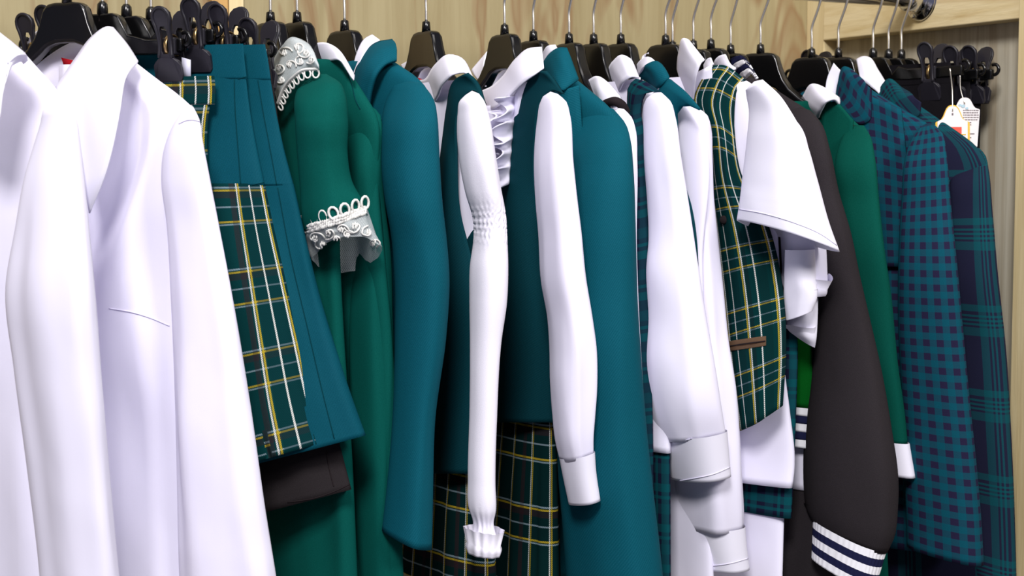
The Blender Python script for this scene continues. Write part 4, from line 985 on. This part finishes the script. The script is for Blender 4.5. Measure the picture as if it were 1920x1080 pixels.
strip('collar', t, 'white_crisp', [[(1498, 200, -.03), (1508, 178, -.055), (1524, 158, -.08), (1550, 168, -.10), (1573, 184, -.11)], [(1514, 210, -.06), (1524, 192, -.09), (1540, 176, -.11), (1558, 176, -.12), (1574, 190, -.12)], [(1534, 224, -.09), (1542, 204, -.115), (1552, 190, -.13), (1562, 186, -.135), (1573, 196, -.13)]], .003)
strip('back_neck', t, 'white_shirting', [[(1462, 160, .0), (1480, 170, -.0), (1500, 190, -.02)], [(1466, 200, .0), (1486, 210, .0), (1506, 226, -.02)]], .002)

mesh('neck_label', [PT((x, y, '15', -.014)) for x, y in ((1434, 152), (1457, 153), (1455, 162), (1438, 159))], [(0, 1, 2, 3)], 'brown_trim', t, solid=.0008, label='small tan neck label')

# ---- gingham blazer
t = G('gingham_blazer', 'teal and navy gingham blazer with notched lapel', 'blazer', '16', 1040, JK)
body('blazer_body', t, 'gingham', '16', [(1634, 168, .024), (1670, 190, .032), (1706, 212, .036), (1740, 232, .04), (1760, 256, .042), (1764, 330, .044), (1772, 600, .046), (1790, 1040, .05)], .24, folds(.1, 161, (3, 5)))
sl = tube('sleeve', t, 'gingham', [(1722, 240, 1752, 234), (1708, 262, 1768, 252), (1698, 292, 1774, 284), (1690, 380, 1782, 370), (1684, 500, 1795, 495), (1684, 620, 1806, 612), (1690, 740, 1818, 735), (1694, 860, 1831, 855), (1698, 960, 1840, 955), (1700, 1042, 1845, 1040)], [-0.175, -0.189, -0.203, -0.215, -0.225, -0.225, -0.225, -0.225, -0.225, -0.225], [0.275, 0.31, 0.36, 0.425, 0.5, 0.5, 0.5, 0.5, 0.5, 0.5], 24, fn=folds(.035, 163, (2, 3), base=.5))
strip('lapel', t, 'gingham', [[(1568, 186, '16', 0.014), (1573, 155, '16', 0.014), (1584, 126, '16', 0.014), (1592, 129, '16', 0.014), (1606, 142, '16', 0.014)], [(1580, 206, '16', 0.030), (1590, 180, '16', 0.030), (1600, 156, '16', 0.030), (1612, 150, '16', 0.030), (1622, 156, '16', 0.030)], [(1598, 222, '16', 0.030), (1612, 233, '16', 0.030), (1630, 226, '16', 0.030), (1633, 196, '16', 0.030), (1634, 168, '16', 0.030)]], .004, 30, 14)
strip('front_panel', t, 'gingham', [[(1574, 195, '16', 0.022), (1580, 300, '16', 0.022), (1590, 500, '16', 0.022)], [(1620, 180, '16', 0.026), (1630, 300, '16', 0.026), (1640, 500, '16', 0.026)], [(1690, 205, '16', 0.022), (1700, 300, '16', 0.022), (1710, 500, '16', 0.022)]], .004)
t = G('dress_shirt', 'white shirt seen as a tall collar inside the gingham blazer', 'shirt', '16', 400, WH)
strip('collar', t, 'white_crisp', [[(1546, 184, '16', 0.020), (1551, 146, '16', 0.020), (1563, 118, '16', 0.020)], [(1558, 184, '16', 0.016), (1562, 152, '16', 0.016), (1572, 128, '16', 0.016)], [(1570, 182, '16', 0.012), (1574, 156, '16', 0.012), (1581, 136, '16', 0.012)]], .0025)
body('shirt_body', t, 'white_shirting', '16', [(1616, 200, .010), (1660, 240, .012), (1680, 400, .014)], .12)

mesh('neck_label', [PT((x, y, '16', -.014)) for x, y in ((1514, 160), (1546, 159), (1546, 168), (1518, 166))], [(0, 1, 2, 3)], 'red_label', t, solid=.0008, label='small red neck label')

# ---- dark tartan blazer
t = G('tartan_blazer', 'dark navy and teal tartan blazer, the rightmost on the rail', 'blazer', '17', 1080, JK)
body('blazer_body', t, 'tartan_navy', '17', [(1727, 200, .024), (1762, 224, .032), (1800, 250, .036), (1834, 278, .04), (1850, 306, .042), (1856, 400, .044), (1868, 700, .046), (1880, 1120, .05)], .25, folds(.1, 171, (3, 5)))
sl = tube('sleeve', t, 'tartan_navy', [(1806, 284, 1836, 278), (1794, 306, 1848, 292), (1784, 330, 1854, 320), (1776, 400, 1861, 394), (1776, 500, 1870, 498), (1784, 660, 1887, 655), (1790, 820, 1897, 816), (1800, 960, 1903, 955), (1806, 1100, 1907, 1100)], [-0.165, -0.179, -0.193, -0.205, -0.215, -0.215, -0.215, -0.215, -0.215], [0.275, 0.31, 0.36, 0.425, 0.5, 0.5, 0.5, 0.5, 0.5], 20, fn=folds(.035, 173, (2, 3), base=.5))
strip('lapel', t, 'tartan_navy', [[(1642, 184, '17', 0.014), (1650, 168, '17', 0.014), (1666, 149, '17', 0.014), (1690, 166, '17', 0.014), (1704, 174, '17', 0.014)], [(1668, 210, '17', 0.030), (1680, 196, '17', 0.030), (1694, 182, '17', 0.030), (1706, 182, '17', 0.030), (1716, 184, '17', 0.030)], [(1694, 236, '17', 0.030), (1708, 228, '17', 0.030), (1724, 214, '17', 0.030), (1726, 202, '17', 0.030), (1727, 192, '17', 0.030)]], .004, 30, 14)
t = G('dress_shirt', 'white shirt seen as a folded collar inside the dark tartan blazer', 'shirt', '17', 400, WH)
strip('collar', t, 'white_crisp', [[(1606, 112, '17', 0.000), (1616, 107, '17', 0.000), (1629, 108, '17', 0.000), (1646, 132, '17', 0.000), (1660, 155, '17', 0.000)], [(1610, 130, '17', 0.012), (1620, 122, '17', 0.012), (1630, 126, '17', 0.012), (1644, 146, '17', 0.012), (1656, 162, '17', 0.012)], [(1614, 152, '17', 0.018), (1624, 156, '17', 0.018), (1634, 164, '17', 0.018), (1642, 170, '17', 0.018), (1648, 176, '17', 0.018)]], .0025)
body('shirt_body', t, 'white_shirting', '17', [(1700, 220, .010), (1750, 260, .012), (1780, 400, .014)], .12)

# ---- black trousers
for key, xr, nm in (('t1', 1786, 'front pair of plain black trousers clipped beside the tartan blazer'), ('t2', 1816, 'middle pair of black trousers on the clip hangers'), ('t3', 1836, 'rear pair of black trousers closest to the side wall')):
    t = G('trousers', nm, 'trousers', key, 700, 'black trousers at the rail end')
    body('waistband', t, 'black_trouser', key, [(xr, 124, .008), (xr + 2, 140, .010), (xr + 3, 158, .011)], .17, cap=False, nr=10, yoke=False)
    body('legs', t, 'black_trouser', key, [(xr + 3, 156, .011), (xr + 3, 200, .018), (xr + 1, 280, .022), (xr - 2, 600, .022), (xr - 4, 800, .022)], .17, folds(.2, 181, (3, 5, 7)), cap=False, yoke=False)

# ---- price tags
def card(name, label, pts, Y, tilt, mat):
    P = [PY(x, y, Y + tilt*k/len(pts)) for k, (x, y) in enumerate(pts)]
    t = thing(name, label, 'tag', tuple(P[0]), 'price tags at the trousers')
    return t
def outline(pts, Y):
    return [PY(x, y, Y) for x, y in pts]
def card_shape(cx, top, w, h, sh):
    q = []
    for a in np.linspace(0, 1, 9): q.append((cx - w/2 + w/2*a*.0, top + sh))
    return q
def tag_card(name, label, c, w, sh, h, Y, string, back, front_mat, frame_mat=None):
    """card with a bell-shaped top; c = top centre in the photograph"""
    half = [(0, 0), (.12, .01), (.24, .06), (.36, .20), (.46, .42), (.56, .68), (.68, .86), (.84, .95), (.95, .985), (1.0, 1.06)]
    def pts(k, dx=0, dy=0):
        r = [(c[0] + dx + x*w/2*k, c[1] + dy + (1-k)*sh*.55 + y*sh*k) for x, y in half]
        l = [(c[0] + dx - x*w/2*k, c[1] + dy + (1-k)*sh*.55 + y*sh*k) for x, y in half]
        bt = c[1] + h - (1-k)*sh*.5
        return l[::-1][:-1] + r + [(r[-1][0] - back, bt), (l[-1][0] - back, bt)]
    t = thing(name, label, 'tag', tuple(PY(c[0], c[1], Y)), 'price tags at the trousers')
    o = pts(1.0)
    mesh('card', outline(o, Y), [tuple(range(len(o)))], frame_mat or front_mat, t, flat=True, solid=.0008)
    if frame_mat:
        o = pts(.88)
        mesh('print_area', outline(o, Y - .0012), [tuple(range(len(o)))], front_mat, t, flat=True, solid=.0005)
    tube_path('string', t, 'wire', resample(np.array([PY(*string[0], Y + .004), PY(*string[1], Y + .003), PY(c[0], c[1] + 12, Y - .002)]), 14), .0009, 6)
    return t
t = tag_card('price_tag', 'white price tag with yellow border and a red square', (1786, 197), 64, 32, 100, -.150, ((1781, 128), (1785, 165)), 0, 'card_white', 'card_yellow')
def patch(t, name, mat, pts, Y): mesh(name, outline(pts, Y), [tuple(range(len(pts)))], mat, t, flat=True, solid=.0003)
patch(t, 'red_print', 'card_red', [(1776, 238), (1803, 238), (1803, 262), (1776, 262)], -.1518)
patch(t, 'yellow_print', 'card_yellow', [(1790, 251), (1811, 251), (1811, 253), (1790, 253)], -.1519)
patch(t, 'tag_hole', 'card_ink', [(1784.5, 212), (1787.5, 212), (1787.5, 216), (1784.5, 216)], -.1518)
t = tag_card('price_tag', 'white price tag with rows of small grey print', (1809, 183), 56, 22, 92, -.142, ((1800, 140), (1801, 168)), 5, 'card_white')
rr = random.Random(4)
for k in range(5):
    x0 = 1806
    y = 206 + k*4.4
    while x0 < 1834 - k*.8:
        w = rr.uniform(2, 5.5)
        patch(t, 'print_word', 'card_ink', [(x0, y), (min(x0 + w, 1835), y), (min(x0 + w, 1835), y + 1.5), (x0, y + 1.5)], -.1429)
        x0 += w + 1.2
for (x, y, w) in ((1818, 229, 3), (1819, 233, 2), (1819, 250, 8), (1819, 257, 2)):
    patch(t, 'print_word', 'card_ink', [(x, y), (x + w, y), (x + w, y + 1.5), (x, y + 1.5)], -.1429)
for (x, y, r_) in ((1806, 199, 4), (1800, 197, 3), (1813, 203, 3)):
    patch(t, 'blue_print', 'card_blue', [(x + r_*math.cos(a), y + r_*.8*math.sin(a)) for a in np.linspace(0, 6.28, 9)[:-1]], -.1429)
